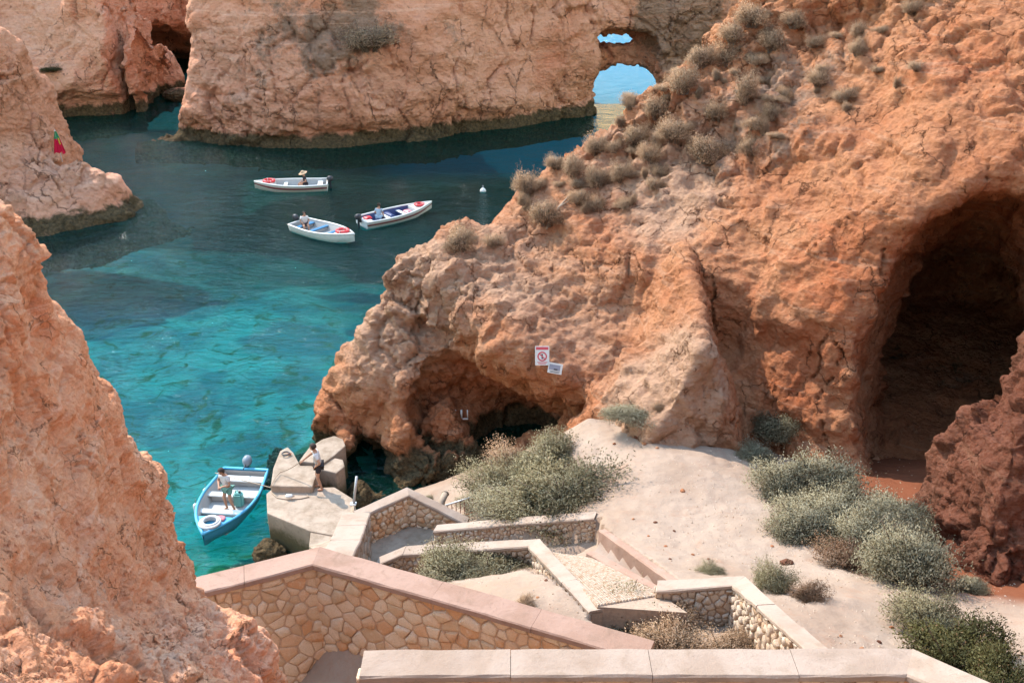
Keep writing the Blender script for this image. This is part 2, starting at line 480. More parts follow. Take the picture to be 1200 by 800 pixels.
# spur running down to the sandy ledge
X, Y, Z = np.meshgrid(*ax, indexing='ij')
def cone(S, a, b, r1, r2, k=.5):
    a = np.array(a, np.float32); b = np.array(b, np.float32)
    P = np.stack([X, Y, Z], -1); ab = b - a
    t = np.clip(((P - a) @ ab) / (ab @ ab), 0, 1)
    d = np.sqrt(((P - a - t[..., None] * ab) ** 2).sum(-1)) - (r1 + (r2 - r1) * t)
    return smin(S, d, k)
S = smin(S, np.maximum.reduce([Z - 1.0, 7.5 - X, 24.2 - Y, Y - 47]), .5)
def halfspace(n, p):
    n = Vector(n).normalized(); return X * n.x + Y * n.y + Z * n.z - n.dot(p)
wedge = np.maximum.reduce([halfspace((.22, -.95, .22), W(825,470,25.0)), halfspace((-.86, -.10, .50), W(798,438,25.4)), halfspace((.92, -.10, .38), W(854,470,25.4)), halfspace((0, -.25, .97), W(826,392,26.0)), Y - 30.5])
S = smin(S, wedge.astype(np.float32), .12)
S = smin(S, np.maximum.reduce([halfspace((-.25, -.45, .86), W(770,492,25.4)), halfspace((.9, -.3, .2), W(815,505,25.2)), halfspace((-.8, -.3, .5), W(728,500,25.8)), halfspace((0, -1, .25), W(760,512,24.8)), Y - 28]).astype(np.float32), .25)
# deep cave, then the see-through hole by the quay
S = sub_capsule(S, ax, W(1128,430,24.0), W(1112,400,41), 2.8, 2.2, (1.0, 1.0, 1.95), .4)
S = sub_capsule(S, ax, W(545,496,30.3), W(690,498,29.0), 2.5, .55, (1, .9, 1.05), .2)
S = sub_capsule(S, ax, W(521,330,31.8), W(523,392,31.3), .22, .35, (1, 2.2, 1), .2)
S = sub_capsule(S, ax, W(508,370,31.8), W(510,395,31.3), .12, .2, (1, 2.2, 1), .15)
S = sub_capsule(S, ax, W(1085,440,34), W(1140,400,38), 3.6, 3.6, (1, 1, 1.2), .4)
S = sub_capsule(S, ax, W(1180,330,25.5), W(1150,300,31), 2.2, 1.4, (1, 1, 1.2), .5)
for (u, v, Y_, r) in [(500,560,29.8,(.8,.9,1.0)),(540,560,30.4,(1.1,1.0,1.2)),(590,562,30.8,(1.5,1.2,1.0)),(640,550,30.2,(1.2,1.2,1.0)),(525,505,31.6,(.6,.8,1.3)),(575,585,29.4,(1.3,.9,.6))]:
    S = add_ball(S, ax, W(u, v, Y_), r, .5)
S = add_ball(S, ax, W(396,508,32.2), (.7, 1.0, 2.2), .4)
S = add_ball(S, ax, W(408,536,30.8), (.42, .7, 1.1), .3)
S = add_ball(S, ax, W(440,578,29.0), (1.2, .6, .4), .3)
S = add_ball(S, ax, W(470,535,30.6), (.7, .9, 1.8), .4)
S = sub_capsule(S, ax, W(431,556,28.6), W(432,514,38), .68, .68, (1.0, 1, 1.25), .2)
S = smin(S, np.maximum.reduce([Z - 1.3, 7.5 - X, 25.2 - Y, Y - 47]), .3)
del X, Y, Z
def disp_head(V, N):
    d = disp_rock(.9, 1.0, 1.0, .8, 1.0, lambda V: .2 + blobs(V, [(470,360,33,4,1),(560,330,32,4,.9),(650,350,31,4,.8),(740,180,36,4,.8),(900,90,36,5,.7)]), 1.0, lambda V: 1.0 - .7 * np.clip(blobs(V, [(950,300,28.5,4.5,1),(880,420,27.5,3.5,1),(1000,450,26.5,4,1),(1020,180,29.5,3.5,.8),(700,430,28.5,2.5,.8),(640,400,29.5,2.0,.6),(822,470,25.4,1.6,1),(1130,100,31,4,.6)]), 0, 1))(V, N)
    return d
o_head = finish('headland_cliff', S, ax, M_head, disp_head, 1,
    pale=[(470,340,33,2.4,.9),(450,420,32,2.2,.7),(560,330,32,2.5,.55),(640,360,30.5,2.4,.4),(620,250,35,3,.45),(700,400,29,2.2,.4),(795,440,25.6,1.7,1.6),(765,490,25.6,1.5,1.4),
          (800,200,33.5,2.2,.7),(780,270,32,1.6,.6),(900,100,35,3,.45),(740,180,36,3,.5)],
    lichen=[(860,140,35,1.6,.55),(930,110,34.5,1.8,.55),(1000,60,35.5,2.0,.5),(930,170,32,1.3,.7),(860,190,33.5,1.2,.5),(900,40,36.5,2.0,.4)],
    rust=[(930,430,27,2.6,.5),(1000,300,28,2.2,.45),(560,430,32,1.6,.5),(1120,60,32,2.6,.5),(700,270,33,1.5,.4),(850,260,31,2.0,.25)], tide=.9)
del S

# ---- far cliff with the arch
FAR = [(232,166,77.5),(300,178,74.8),(420,174,75.6),(500,165,77),(560,152,79.5),(640,138,84),(690,130,86.5),(780,125,88),(900,120,88),
 (300,120,75.2),(420,120,75.8),(540,100,79),(640,90,83.5),(690,80,86),(240,100,77.5),
 (240,20,78),(330,20,76.5),(430,40,77.5),(520,20,79),(600,30,82),(700,20,86),(760,30,86.5),(800,20,85),(830,40,85.5),(760,80,86.5),(900,20,87),
 (300,-90,78),(420,-90,79),(560,-90,82),(700,-90,87),(850,-90,87),(300,-160,81),(500,-160,83),(700,-160,89),(850,-160,89)]
FRID = [(215,170,80),(221,140,80),(224,80,80),(231,20,81),(238,-40,82),(246,-110,83),(262,-175,84),(400,-190,85),(600,-190,88),(800,-190,91),(1000,-190,92)]
ax = axes(-30, 30, 71, 100, -2.0, 24.5, .36)
S = face_solid(FAR, FRID, ax, back=lambda x: 8 - 5 * sstep(1, 6, x), kk=1.5, notch=.9)
S = add_noise(S, ax, .9, 6.5, 3)
X, Y, Z = np.meshgrid(*ax, indexing='ij')
def boxcut(S, x0, x1, y0, y1, z0, z1, k, rnd):
    dx = np.maximum(x0 - X, X - x1); dy = np.maximum(y0 - Y, Y - y1); dz = np.maximum(z0 - Z, Z - z1)
    d = np.sqrt(np.maximum(dx + rnd, 0) ** 2 + np.maximum(dy + rnd, 0) ** 2 + np.maximum(dz + rnd, 0) ** 2) + np.minimum(np.maximum(np.maximum(dx, dy), dz) + rnd, 0) - rnd
    return smax(S, -d, k)
ya = 88.0
xl, xr = W(700,60,ya).x, W(772,60,ya).x
zt = W(720,37,ya).z
S = boxcut(S, xl, xr, 78, ya + 1.6, -5, zt, .5, .9)                               # tall niche in front
yb = ya + 3.0
S = boxcut(S, W(688,100,yb).x, W(771,100,yb).x, ya - 3, 104, -5, W(735,76,yb).z, .4, 1.6)    # water gate
S = sub_capsule(S, ax, W(721,45,85), W(721,45,104), .62, .62, (2.9, 1, 1), .2)      # window
del X, Y, Z
o_far = finish('far_cliff', S, ax, M_far, disp_rock(1.8, .62, .25, 1.2, 1.0), 1,
    pale=[(260,60,79,5,.5),(330,100,77,6,.35),(600,100,82,6,.3)],
    lichen=[(330,40,77,4,.7),(430,20,77.5,3,.9),(800,20,86,4.5,1.2),(770,50,87,3,.8),(390,60,77,3,.5),(540,30,79,3,.45),(600,110,81,4,.4),(270,130,76,3,.4)],
    rust=[(650,60,85,6,.3)], tide=1.0)
del S

# ---- cliffs on the far left, and the back wall of the channel
LB = [(30,150,84),(90,150,84.5),(150,142,86),(178,133,88),(60,110,83.5),(110,100,84.5),(165,90,87.5),(30,60,86),(75,60,86),(110,50,85),(170,40,88.5),(0,10,88),(60,0,88),(120,-10,87),(165,0,89),(-60,100,82),(-60,0,86),(90,-60,89),(100,130,86.0)]
LBR = [(-140,-60,88),(0,-60,90),(112,-60,90),(138,-30,90),(148,8,90),(157,32,90),(159,60,90),(162,100,90),(166,128,90),(170,165,90),(176,200,90)]
ax = axes(-66, -32, 78, 101, -2.0, 18.0, .37)
S = face_solid(LB, LBR, ax, back=7, kk=1.2, notch=1.2)
S = add_noise(S, ax, 1.0, 6, 3, mode=2)
finish('left_back_cliff', S, ax, M_far, disp_rock(1.8, .62, .25, 1.2, 1.0), 1, pale=[(30,30,87,6,.6),(150,40,88,5,.3)], lichen=[(60,78,85,1.5,.6),(30,40,88,4,.3)], tide=1.1)
BK = [(140,118,104),(200,116,104),(260,114,104),(200,60,105),(140,20,104),(200,15,103),(260,15,104),(200,-40,105),(140,-40,105)]
ax = axes(-64, -14, 98, 118, -2.0, 20.0, .5)
S = face_solid(BK, [(0,-90,106),(140,-90,106),(200,-80,106),(300,-85,106)], ax, back=10, kk=1.2)
S = add_noise(S, ax, 1.2, 6, 3, mode=2)
S = sub_capsule(S, ax, W(200,85,101), W(200,85,111), 4.6, 3.6, (1.3, 1, 1.1), .8)
finish('channel_back_cliff', S, ax, M_far, disp_rock(2.2, .8, .8, 1.0, 1.0), 0, tide=1.0)
del S

# ---- sea stack on the left
ST = [(20,285,54.5),(60,279,55),(100,272,56),(140,262,57.5),(172,247,60),(-40,290,54),(20,240,56),(60,235,56.5),(100,235,57.5),(140,235,59),(60,200,57.5),(30,190,58.5),(100,210,59.5),
 (20,150,59),(45,160,60),(0,100,59.5),(20,90,60.5),(-40,120,58),(-30,60,59.5)]
STR = [(-120,0,61),(-20,30,61.5),(8,48,61.5),(22,68,61.5),(34,112,61.5),(48,135,61.5),(52,155,61.5),(66,176,61.5),(74,196,61.5),(84,206,61.5),(110,199,61.5),(122,210,61.5),(140,212,61.5),(152,222,61.5),(168,234,61.5),(178,248,61.5),(186,262,61.5)]
ax = axes(-40, -20.5, 51, 68, -2.0, 13.0, .2)
S = face_solid(ST, STR, ax, back=4.5, kk=.9, notch=.5)
S = add_noise(S, ax, .6, 4, 3, mode=2)
o_stack = finish('sea_stack', S, ax, M_far, disp_rock(1.3, .7, .35, 1.0, .7), 1, pale=[(30,200,58,4,.4),(110,205,60,4,.5)], tide=.9)
del S

# ---- steep red outcrop beside the cave mouth
OC = [(1090,640,17.9),(1150,690,17.5),(1200,700,17.2),(1150,610,18.1),(1200,610,18.0),(1130,560,18.4),(1180,520,18.4),(1200,450,18.7),(1260,420,18.8),(1260,560,18.0),(1260,700,17.0),(1100,720,17.3)]
ax = axes(8.8, 18.0, 15.5, 24.0, 2.0, 14.0, .13)
S = face_solid(OC, [(9.6,19.4,1.0),(10.1,19.4,3.5),(10.5,19.4,5.6),(10.75,19.5,7.4),(11.2,19.6,8.2),(11.8,19.6,9.4),(12.6,19.8,11.0),(14.5,20,12.6),(18,20,13)], ax, back=2.5, kk=.4)
S = add_noise(S, ax, .5, 1.7, 3)
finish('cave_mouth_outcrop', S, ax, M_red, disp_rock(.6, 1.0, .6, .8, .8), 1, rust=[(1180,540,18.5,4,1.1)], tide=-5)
del S

# ---- the sloping ground: sandy ledge, planters, bank down to the quay
GR = [(690,488,26.4),(760,540,23.2),(860,535,24.3),(800,600,20.6),(715,606,20.4),(850,640,19),(900,665,18),(1000,700,15.6),(1000,745,13.8),(950,600,21),(1050,600,21.5),(1090,640,19.8),(1150,680,17.6),
 (1150,692,17),(1200,715,15.6),(1200,790,12.8),(1100,760,14.2),(640,545,24.6),(590,590,24.2),(548,592,25.8),(510,575,27.6),(470,580,28.4),(660,515,25.8),(1010,570,23.8),(950,560,24.2),
 (640,692,15.9),(540,696,16.7),(500,682,18.2),(660,690,16.0),(620,722,14.9),(560,706,15.6),(480,678,18.9),(540,678,18.8),(600,674,18.5),(625,662,18.2),(730,735,14.3),(820,745,13.7),(900,750,13.2),(760,700,15.3),
 (660,585,22.4),(600,610,22.6),(760,640,18.6),(820,670,16.9),(1250,600,21),(1250,520,24),(1110,560,25),(1120,540,30),(700,500,28),(900,520,28),(1080,700,16.2),(440,590,27.0),(430,620,23.0),(400,690,16.3)]
P = [W(*c) for c in GR]
P += [Vector(q) for q in [(-4.5,14.9,4.0),(-2,13.6,4.2),(2,12,5.6),(-3.5,12.6,4.2),(6,10.2,7.5),(11,11,8.2),(14,9,9.5),(0,9.3,8.2),(5,8.5,9.0),(0,5,10.5),(6,5,11.0),(12,5,11.0),(-4,9,8.2),(-5,24,-.6),(-6.2,21,-1.2),(-7,18,.4),(-4.6,18,2.0),(-4.4,21,.6),(-3.8,24,-.3),(-3.5,27,-.4),(-6,28,-1.5),(-3,30.5,-1.2),(3,32,.3),(-7.5,24,-2)]]
ev = rbf_fit([(p.x, p.y) for p in P], [p.z for p in P], .03)
gx = np.arange(-7.5, 17.0, .075, dtype=np.float32); gy = np.arange(4.0, 34.0, .075, dtype=np.float32)
GX, GY = np.meshgrid(gx, gy, indexing='ij')
GZ = smooth2(ev(GX, GY), 4).astype(float)
pp = np.stack([GX.ravel(), GY.ravel(), GZ.ravel() * .3], 1)
def in_poly(q):
    m = np.zeros(GX.shape, bool); n = len(q)
    for i in range(n):
        a, b = q[i], q[(i + 1) % n]
        c = ((a.y > GY) != (b.y > GY)) & (GX < (b.x - a.x) * (GY - a.y) / (b.y - a.y + 1e-9) + a.x)
        m ^= c
    return m
def cut_flat(q, z=None, dz=0.0):
    A = np.array([(p.x, p.y, 1) for p in q]); co = np.linalg.lstsq(A, np.array([p.z for p in q]), rcond=None)[0]
    pl = co[0] * GX + co[1] * GY + co[2] + dz if z is None else z
    m = in_poly(q); GZ[m] = np.minimum(GZ, pl)[m]
GZ += (.16 * fbm(pp * .45, 3) + .035 * fbm(pp * 2.2, 4, mode=2) + .03 * fbm(pp * 6, 4, .6)).reshape(GZ.shape)
cut_flat([W(560,630,20.8), W(630,628,19.9), W(706,614,19.9), W(805,684,16.0), W(812,722,14.6), W(690,716,14.9)], dz=-.30)
cut_flat([W(700,612,20.2), W(800,682,16.1), W(772,694,15.8), W(690,650,18.7)], dz=-.55)
cut_flat([W(500,640,21.75), W(705,616,20.45), W(690,650,18.9), W(560,655,19.2)], dz=-.35)
cut_flat([W(690,720,14.8), W(770,700,15.75), W(870,692,15.5), W(990,790,11.0), W(800,775,12.4)], dz=-.75)
cut_flat([W(470,640,20.2), W(700,610,20.3), W(640,650,18.6), W(560,655,18.9)], dz=-.9)
cut_flat([Vector((-5.6,17.2,0)), Vector((-5.6,24.5,0)), Vector((-.5,24.5,0)), Vector((-.5,19.4,0)), Vector((-3,18.9,0)), Vector((-3.2,17.2,0))], z=2.2)
nx_, ny_ = GX.shape
ii = np.arange(nx_ * ny_).reshape(nx_, ny_)
GF = np.stack([ii[:-1, :-1], ii[1:, :-1], ii[1:, 1:], ii[:-1, 1:]], -1).reshape(-1, 4)
GV = np.stack([GX.ravel(), GY.ravel(), GZ.ravel()], 1)
rust = blobs(GV, [(1060,600,23.5,2.2,1.4),(1100,575,25.5,2.2,1.4),(1085,560,28,2.5,1.4),(1090,530,31,3,1.4),(1150,620,19.5,2.6,1.2),(1090,590,22,2.4,1.2),(1200,650,18.5,2.5,1.2),(560,600,25,1.5,.4)])  # blobs in the cave mouth put its darkness into the soil colour
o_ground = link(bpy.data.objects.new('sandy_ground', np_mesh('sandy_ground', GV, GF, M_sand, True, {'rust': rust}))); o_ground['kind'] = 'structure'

# ---- big orange rock in the left foreground (height over x,y)
FG = [(0,238,12.0),(30,262,12.0),(62,318,12.0),(84,372,12.0),(98,430,12.0),(118,500,12.0),(142,576,12.0),(182,668,12.0),
 (0,330,11.0),(40,400,10.9),(0,450,9.9),(70,500,10.8),(0,560,8.8),(60,600,9.8),(120,620,10.8),(160,660,11.2),(0,640,7.9),(60,680,8.6),(120,690,9.6),(180,700,10.6),
 (216,702,11.3),(268,728,11.0),(306,748,10.6),(0,740,6.6),(80,740,7.6),(140,750,8.6),(220,750,9.7),(280,775,9.6),(318,790,9.7),(80,800,6.6),(180,800,8.0),(260,810,8.6),(312,840,8.6),(0,850,5.2),(200,900,6.2)]
P = [W(*c) for c in FG]
low = []
for (u, v, Y) in [(0,238,12.0),(30,262,12.0),(62,318,12.0),(84,372,12.0),(98,430,12.0),(118,500,12.0),(142,576,12.0),(182,668,12.0),(216,702,11.3),(268,728,11.0),(306,748,10.6),(318,790,9.7),(312,840,8.6)]:
    p = W(u, v, Y)
    low.append(Vector((p.x + .25, p.y + 1.3, p.z - 3.2))); low.append(Vector((p.x + .5, p.y + 2.4, p.z - 6.5)))
low += [Vector((-3.0, 10.6, 5.4)), Vector((-2.3, 9.4, 5.8)), Vector((-1.6, 8.2, 6.5)), Vector((-1.2, 6.5, 8)), Vector((-13, 10, 16.5)), Vector((-13, 14, 14)), Vector((-13, 5, 17)), Vector((-5, 2, 16.5)), Vector((-1, 2, 15.5)), Vector((-10, 0, 17.6)), Vector((0, 0, 16.8)), Vector((-.8, 4, 11.5))]
P += low
ev = rbf_fit([(p.x, p.y) for p in P], [p.z for p in P], .01)
ax = axes(-8.4, -.6, 3.6, 14.2, 4.8, 17.2, .12)
X2, Y2 = np.meshgrid(ax[0], ax[1], indexing='ij')
H2 = smooth2(ev(X2, Y2), 2)
g0, g1 = np.gradient(H2, .12, .12)
S = ((ax[2][None, None, :] - H2[:, :, None]) / np.sqrt(1 + np.clip(g0 ** 2 + g1 ** 2, 0, 16))[:, :, None]).astype(np.float32)
S = add_noise(S, ax, .28, 1.9, 3, 1.5, mode=2)
o_fore = finish('foreground_rock_slope', S, ax, M_fore, disp_rock(.42, .72, .6, .8, .6, None, .9, None, .30), 2,
    pale=[(120,760,8.5,1.6,.5),(300,760,10.3,1.4,.5),(40,500,10,2,.2)], lichen=[(110,690,9.6,.5,.55),(260,770,9.6,.5,.5),(130,740,8.8,.6,.5)], rust=[(40,400,11,3,.35),(320,790,9.6,1.2,.8)], tide=-9)
del S

# ---- unseen cliff added behind the camera to bounce warm sunlight into shade; viewpoint ground
pl = np.array([(30,30),(24,16),(19,5),(9,-6),(-6,-10),(-22,-9),(-38,-3),(-52,8)], float)
tt = np.linspace(0, len(pl) - 1, 190); px_ = np.interp(tt, np.arange(len(pl)), pl[:, 0]); py_ = np.interp(tt, np.arange(len(pl)), pl[:, 1])
zz_ = np.concatenate([np.linspace(-2, 27, 54), np.full(14, 27.0)])
bk_ = np.concatenate([np.linspace(0, 4.5, 54), 4.5 + np.linspace(1, 30, 14)])
dx = np.gradient(px_); dy = np.gradient(py_); ln = np.hypot(dx, dy); nx0, ny0 = -dy / ln, dx / ln
V = np.stack([(px_[:, None] + nx0[:, None] * bk_[None]).ravel(), (py_[:, None] + ny0[:, None] * bk_[None]).ravel(), np.tile(zz_, (len(px_), 1)).ravel()], 1).astype(np.float32)
i = np.arange(len(V)).reshape(len(px_), len(zz_)); F = np.stack([i[:-1, :-1], i[1:, :-1], i[1:, 1:], i[:-1, 1:]], -1).reshape(-1, 4)
N = vnormals(V, F); V = (V + N * (disp_rock(2.0, .8, .3, 1.2, 1.0)(V, N))[:, None]).astype(np.float32)
z0_ = np.zeros(len(V)); o_rear = link(bpy.data.objects.new('rear_cliff', np_mesh('rear_cliff', V, F, M_far, True, {'pale': z0_ + .5, 'lichen': z0_, 'rust': z0_, 'algae': z0_}))); o_rear['kind'] = 'structure'
xs = np.arange(-6, 20, .4); ys = np.arange(-9, 4.6, .4); A, B = np.meshgrid(xs, ys, indexing='ij')
C = 17.8 - 7.2 * sstep(.6, 4.4, B) - .8 * sstep(6, 16, A) + .12 * fbm(np.stack([A.ravel(), B.ravel(), 0 * A.ravel()], 1) * .7, 3).reshape(A.shape)
V = np.stack([A.ravel(), B.ravel(), C.ravel()], 1); i = np.arange(len(V)).reshape(A.shape); F = np.stack([i[:-1, :-1], i[1:, :-1], i[1:, 1:], i[:-1, 1:]], -1).reshape(-1, 4)
o = link(bpy.data.objects.new('viewpoint_ground', np_mesh('viewpoint_ground', V, F, M_sand, True, {'rust': np.zeros(len(V))}))); o['kind'] = 'structure'

# ------------------------------------------------------------------ water and sea bed
def water_mat(name='sea_water', fmul=.44, fmax=.5, BUMP=.55, rough=.04, body=(.002, .034, .026), thru=.80):
    k = NT(name); p = k.pos()
    k.n.remove(k.bsdf)
    # ripples
    a = k.noise(k.pos((1.0, 1.55, 1), rot=(0, 0, .30)), .55, 4, .55, .5)
    b = k.noise(k.pos((1.0, 1.9, 1), rot=(0, 0, -.15)), 1.7, 4, .6, .4)
    c = k.noise(p, 5.5, 3, .6)
    h = k.math('ADD', k.math('ADD', k.math('MULTIPLY', a, 1.0), k.math('MULTIPLY', b, .40)), k.math('MULTIPLY', c, .04))
    nb = k.bump(h, 1.0, BUMP)
    fr = k.n.new('ShaderNodeFresnel'); fr.inputs['IOR'].default_value = 1.333; k.link(nb, fr.inputs['Normal'])
    gl = k.n.new('ShaderNodeBsdfGlossy'); gl.inputs['Roughness'].default_value = rough; k.link(nb, gl.inputs['Normal'])
    gl.inputs['Color'].default_value = (1, 1, 1, 1)
    # the light scattered back by the water itself, and what is seen through it
    df = k.n.new('ShaderNodeBsdfDiffuse'); k.put(df.inputs['Color'], body)
    k.link(k.bump(h, .6, .42), df.inputs['Normal'])
    tr = k.n.new('ShaderNodeBsdfTransparent'); tr.inputs['Color'].default_value = (.12, .62, .67, 1)
    m1 = k.n.new('ShaderNodeMixShader'); m1.inputs[0].default_value = thru
    k.link(df.outputs[0], m1.inputs[1]); k.link(tr.outputs[0], m1.inputs[2])
    m2 = k.n.new('ShaderNodeMixShader'); k.link(k.math('MINIMUM', k.math('MULTIPLY', fr.outputs[0], fmul), fmax), m2.inputs[0]); k.link(m1.outputs[0], m2.inputs[1]); k.link(gl.outputs[0], m2.inputs[2])
    k.link(m2.outputs[0], k.out.inputs[0])
    return k.m
M_water = water_mat()
def bed_mat():
    k = NT('sea_bed'); p = k.pos()
    n = k.noise(p, .22, 6, .6, .8); w = k.noise(p, .75, 7, .65, 1.0)
    c = k.mix(k.ramp(n, .38, .62), (.16, .26, .28), (.46, .50, .44))
    c = k.mix(k.ramp(w, .52, .64), c, (.10, .16, .075))
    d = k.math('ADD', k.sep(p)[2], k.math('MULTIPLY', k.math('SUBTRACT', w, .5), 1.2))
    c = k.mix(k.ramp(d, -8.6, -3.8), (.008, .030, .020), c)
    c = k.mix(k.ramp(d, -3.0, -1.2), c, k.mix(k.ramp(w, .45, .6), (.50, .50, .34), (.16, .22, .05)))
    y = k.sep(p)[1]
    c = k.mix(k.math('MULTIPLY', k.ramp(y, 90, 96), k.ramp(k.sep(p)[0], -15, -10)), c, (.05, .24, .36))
    return k.fin(c, .9)
M_bed = bed_mat()
def sheet(name, x0, x1, y0, y1, hx, zf, mat):
    x = np.arange(x0, x1 + hx / 2, hx, dtype=np.float32); y = np.arange(y0, y1 + hx / 2, hx, dtype=np.float32)
    A, B = np.meshgrid(x, y, indexing='ij'); V = np.stack([A.ravel(), B.ravel(), np.zeros(A.size, np.float32)], 1)
    V[:, 2] = zf(V); n, m = A.shape; i = np.arange(n * m).reshape(n, m)
    F = np.stack([i[:-1, :-1], i[1:, :-1], i[1:, 1:], i[:-1, 1:]], -1).reshape(-1, 4)
    o = link(bpy.data.objects.new(name, np_mesh(name, V, F, mat))); o['kind'] = 'structure'; return o
M_open = water_mat('open_sea_water', .5, .10, .8, .10, (.02, .17, .27), .20)
def quads(nm, rects, mt):
    V = [(x, y, 0) for x0, x1, y0, y1 in rects for x, y in ((x0, y0), (x1, y0), (x1, y1), (x0, y1))]
    o = link(bpy.data.objects.new(nm, np_mesh(nm, np.array(V, np.float32), np.arange(len(V)).reshape(-1, 4), mt))); o['kind'] = 'structure'
quads('sea_water', [(-3000, 3000, -300, 91), (-3000, -22, 91, 130)], M_water)
quads('open_sea', [(-22, 3000, 91, 130), (-3000, 3000, 130, 4000)], M_open)
def bedz(V):
    sh = np.exp(-((V[:, 0] + 9) ** 2 / 40 + (V[:, 1] - 25) ** 2 / 60))
    sh = sh + .8 * np.exp(-((V[:, 0] + 5.5) ** 2 / 12 + (V[:, 1] - 37) ** 2 / 16))
    return -4.2 + 2.9 * sh + .9 * fbm(V / 7.0, 4) - .17 * np.clip(V[:, 1] - 47 - .35 * np.clip(-V[:, 0] - 8, 0, 20), 0, 25)
V = np.array([(-3000, -300, -7.5), (3000, -300, -7.5), (3000, 4000, -7.5), (-3000, 4000, -7.5)], np.float32)
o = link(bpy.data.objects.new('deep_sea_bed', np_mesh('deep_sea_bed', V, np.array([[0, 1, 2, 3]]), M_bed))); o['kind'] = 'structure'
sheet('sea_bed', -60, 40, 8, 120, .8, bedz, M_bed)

# ------------------------------------------------------------------ built things: walls, stairs, quay
rng = random.Random(11)
def simple_mat(name, col, rough=.8, var=.12, scale=8, bump=.25, bd=.01, spec=.25, metal=0, col2=None, obj=True):
    k = NT(name); p = k.pos(obj=True) if obj else k.pos()
    n = k.noise(p, scale, 7, .65); n2 = k.noise(p, scale * .22, 5, .6)
    dark = tuple(c * (1 - 2.2 * var) for c in col) if col2 is None else col2
    c = k.mix(k.math('MULTIPLY', k.ramp(n, .35, .7), .8), col, dark)
    c = k.mix(k.math('MULTIPLY', k.ramp(n2, .45, .7), .45), c, tuple(x * (1 - 1.5 * var) for x in col))
    nb = k.bump(n, bump, bd) if bump else None
    return k.fin(c, rough, nb, spec, metal)
def stone_mat(name, a, b, c3, g):
    k = NT(name); p = k.pos(); r = k.objrand()
    at = k.attr('tint')
    r = k.math('FRACT', k.math('ADD', r, at))
    n = k.noise(p, 9, 8, .7); n2 = k.noise(p, 38, 5, .65)
    c = k.mix(k.ramp(r, .0, .5), a, b); c = k.mix(k.ramp(r, .55, 1.0), c, c3)
    c = k.mix(k.math('MULTIPLY', k.ramp(n, .5, .72), .5), c, g)
    c = k.mix(k.math('MULTIPLY', k.ramp(n2, .45, .75), .4), c, tuple(.5 * x for x in a))
    nb = k.bump(k.math('ADD', n, k.math('MULTIPLY', n2, .4)), .7, .035)
    return k.fin(c, .92, nb, .15)
M_stone_w = stone_mat('ochre_wall_stone', (.54, .35, .21), (.68, .50, .35), (.58, .31, .16), (.70, .55, .42))
M_stone_p = stone_mat('pale_wall_stone', (.44, .32, .23), (.50, .38, .29), (.38, .24, .15), (.53, .43, .35))
M_mortar = simple_mat('wall_mortar', (.54, .36, .24), .95, .15, 14, .5, .02, obj=False)
M_mortar_p = simple_mat('pale_mortar', (.36, .25, .18), .95, .15, 14, .5, .02, obj=False)
def coping_mat(name, col, stain):
    k = NT(name); p = k.pos()
    n = k.noise(p, 2.4, 8, .68, .4); f = k.noise(p, 16, 8, .72); big = k.noise(p, .9, 5, .6, .5); sp = k.noise(p, 42, 4, .6)
    c = k.mix(k.ramp(big, .40, .64), col, tuple(x * y for x, y in zip(col, (.84, .80, .76))))
    c = k.mix(k.math('MULTIPLY', k.ramp(n, .52, .70), .65), c, stain)
    c = k.mix(k.math('MULTIPLY', k.ramp(f, .56, .72), .5), c, tuple(x * .62 for x in stain))
    c = k.mix(k.math('MULTIPLY', k.ramp(sp, .62, .72), .45), c, tuple(x * 1.25 for x in col))
    return k.fin(c, .92, k.bump(k.math('ADD', k.math('ADD', n, k.math('MULTIPLY', f, .4)), k.math('MULTIPLY', sp, .15)), .8, .03), .15)
M_coping = coping_mat('pink_coping_render', (.33, .205, .155), (.22, .135, .095))
M_coping_w = coping_mat('whitewashed_coping', (.345, .255, .20), (.245, .17, .12))
def conc_mat():
    k = NT('weathered_concrete'); p = k.pos()
    n = k.noise(p, 2.2, 8, .68); f = k.noise(p, 14, 8, .7); big = k.noise(p, .8, 5, .6)
    c = k.mix(k.ramp(n, .35, .68), (.35, .265, .20), (.23, .165, .115))
    c = k.mix(k.math('MULTIPLY', k.ramp(big, .5, .66), .5), c, (.44, .32, .24))
    c = k.mix(k.math('MULTIPLY', k.ramp(f, .55, .75), .45), c, (.17, .12, .085))
    z = k.math('ADD', k.sep(p)[2], k.math('MULTIPLY', k.math('SUBTRACT', n, .5), 1.4))
    c = k.mix(k.ramp(z, .95, .35), c, k.mix(f, (.13, .10, .05), (.05, .045, .02)))
    return k.fin(c, .93, k.bump(k.math('ADD', n, k.math('MULTIPLY', f, .35)), .8, .04), .2)
M_conc = conc_mat()
M_conc_wet = simple_mat('stained_concrete', (.36, .265, .19), .9, .2, 2.4, .5, .02, obj=False, col2=(.12, .09, .055))

def bm_obj(name, bm, mat, parent=None, smooth=False):
    me = bpy.data.meshes.new(name); bm.to_mesh(me); bm.free()
    if smooth: me.polygons.foreach_set('use_smooth', np.ones(len(me.polygons), bool))
    if mat: me.materials.append(mat)
    return link(bpy.data.objects.new(name, me), parent)
def py_obj(name, V, F, mat, parent=None, smooth=False, tint=None):
    me = bpy.data.meshes.new(name); me.from_pydata([tuple(v) for v in V], [], F); me.update()
    if smooth: me.polygons.foreach_set('use_smooth', np.ones(len(me.polygons), bool))
    if tint is not None:
        at = me.attributes.new('tint', 'FLOAT', 'POINT'); at.data.foreach_set('value', np.asarray(tint, np.float32))
    if mat: me.materials.append(mat)
    return link(bpy.data.objects.new(name, me), parent)
def empty(name, loc, parent=None, rz=0):
    o = link(bpy.data.objects.new(name, None), parent); o.location = loc; o.rotation_euler = (0, 0, rz); o.empty_display_size = .2; return o
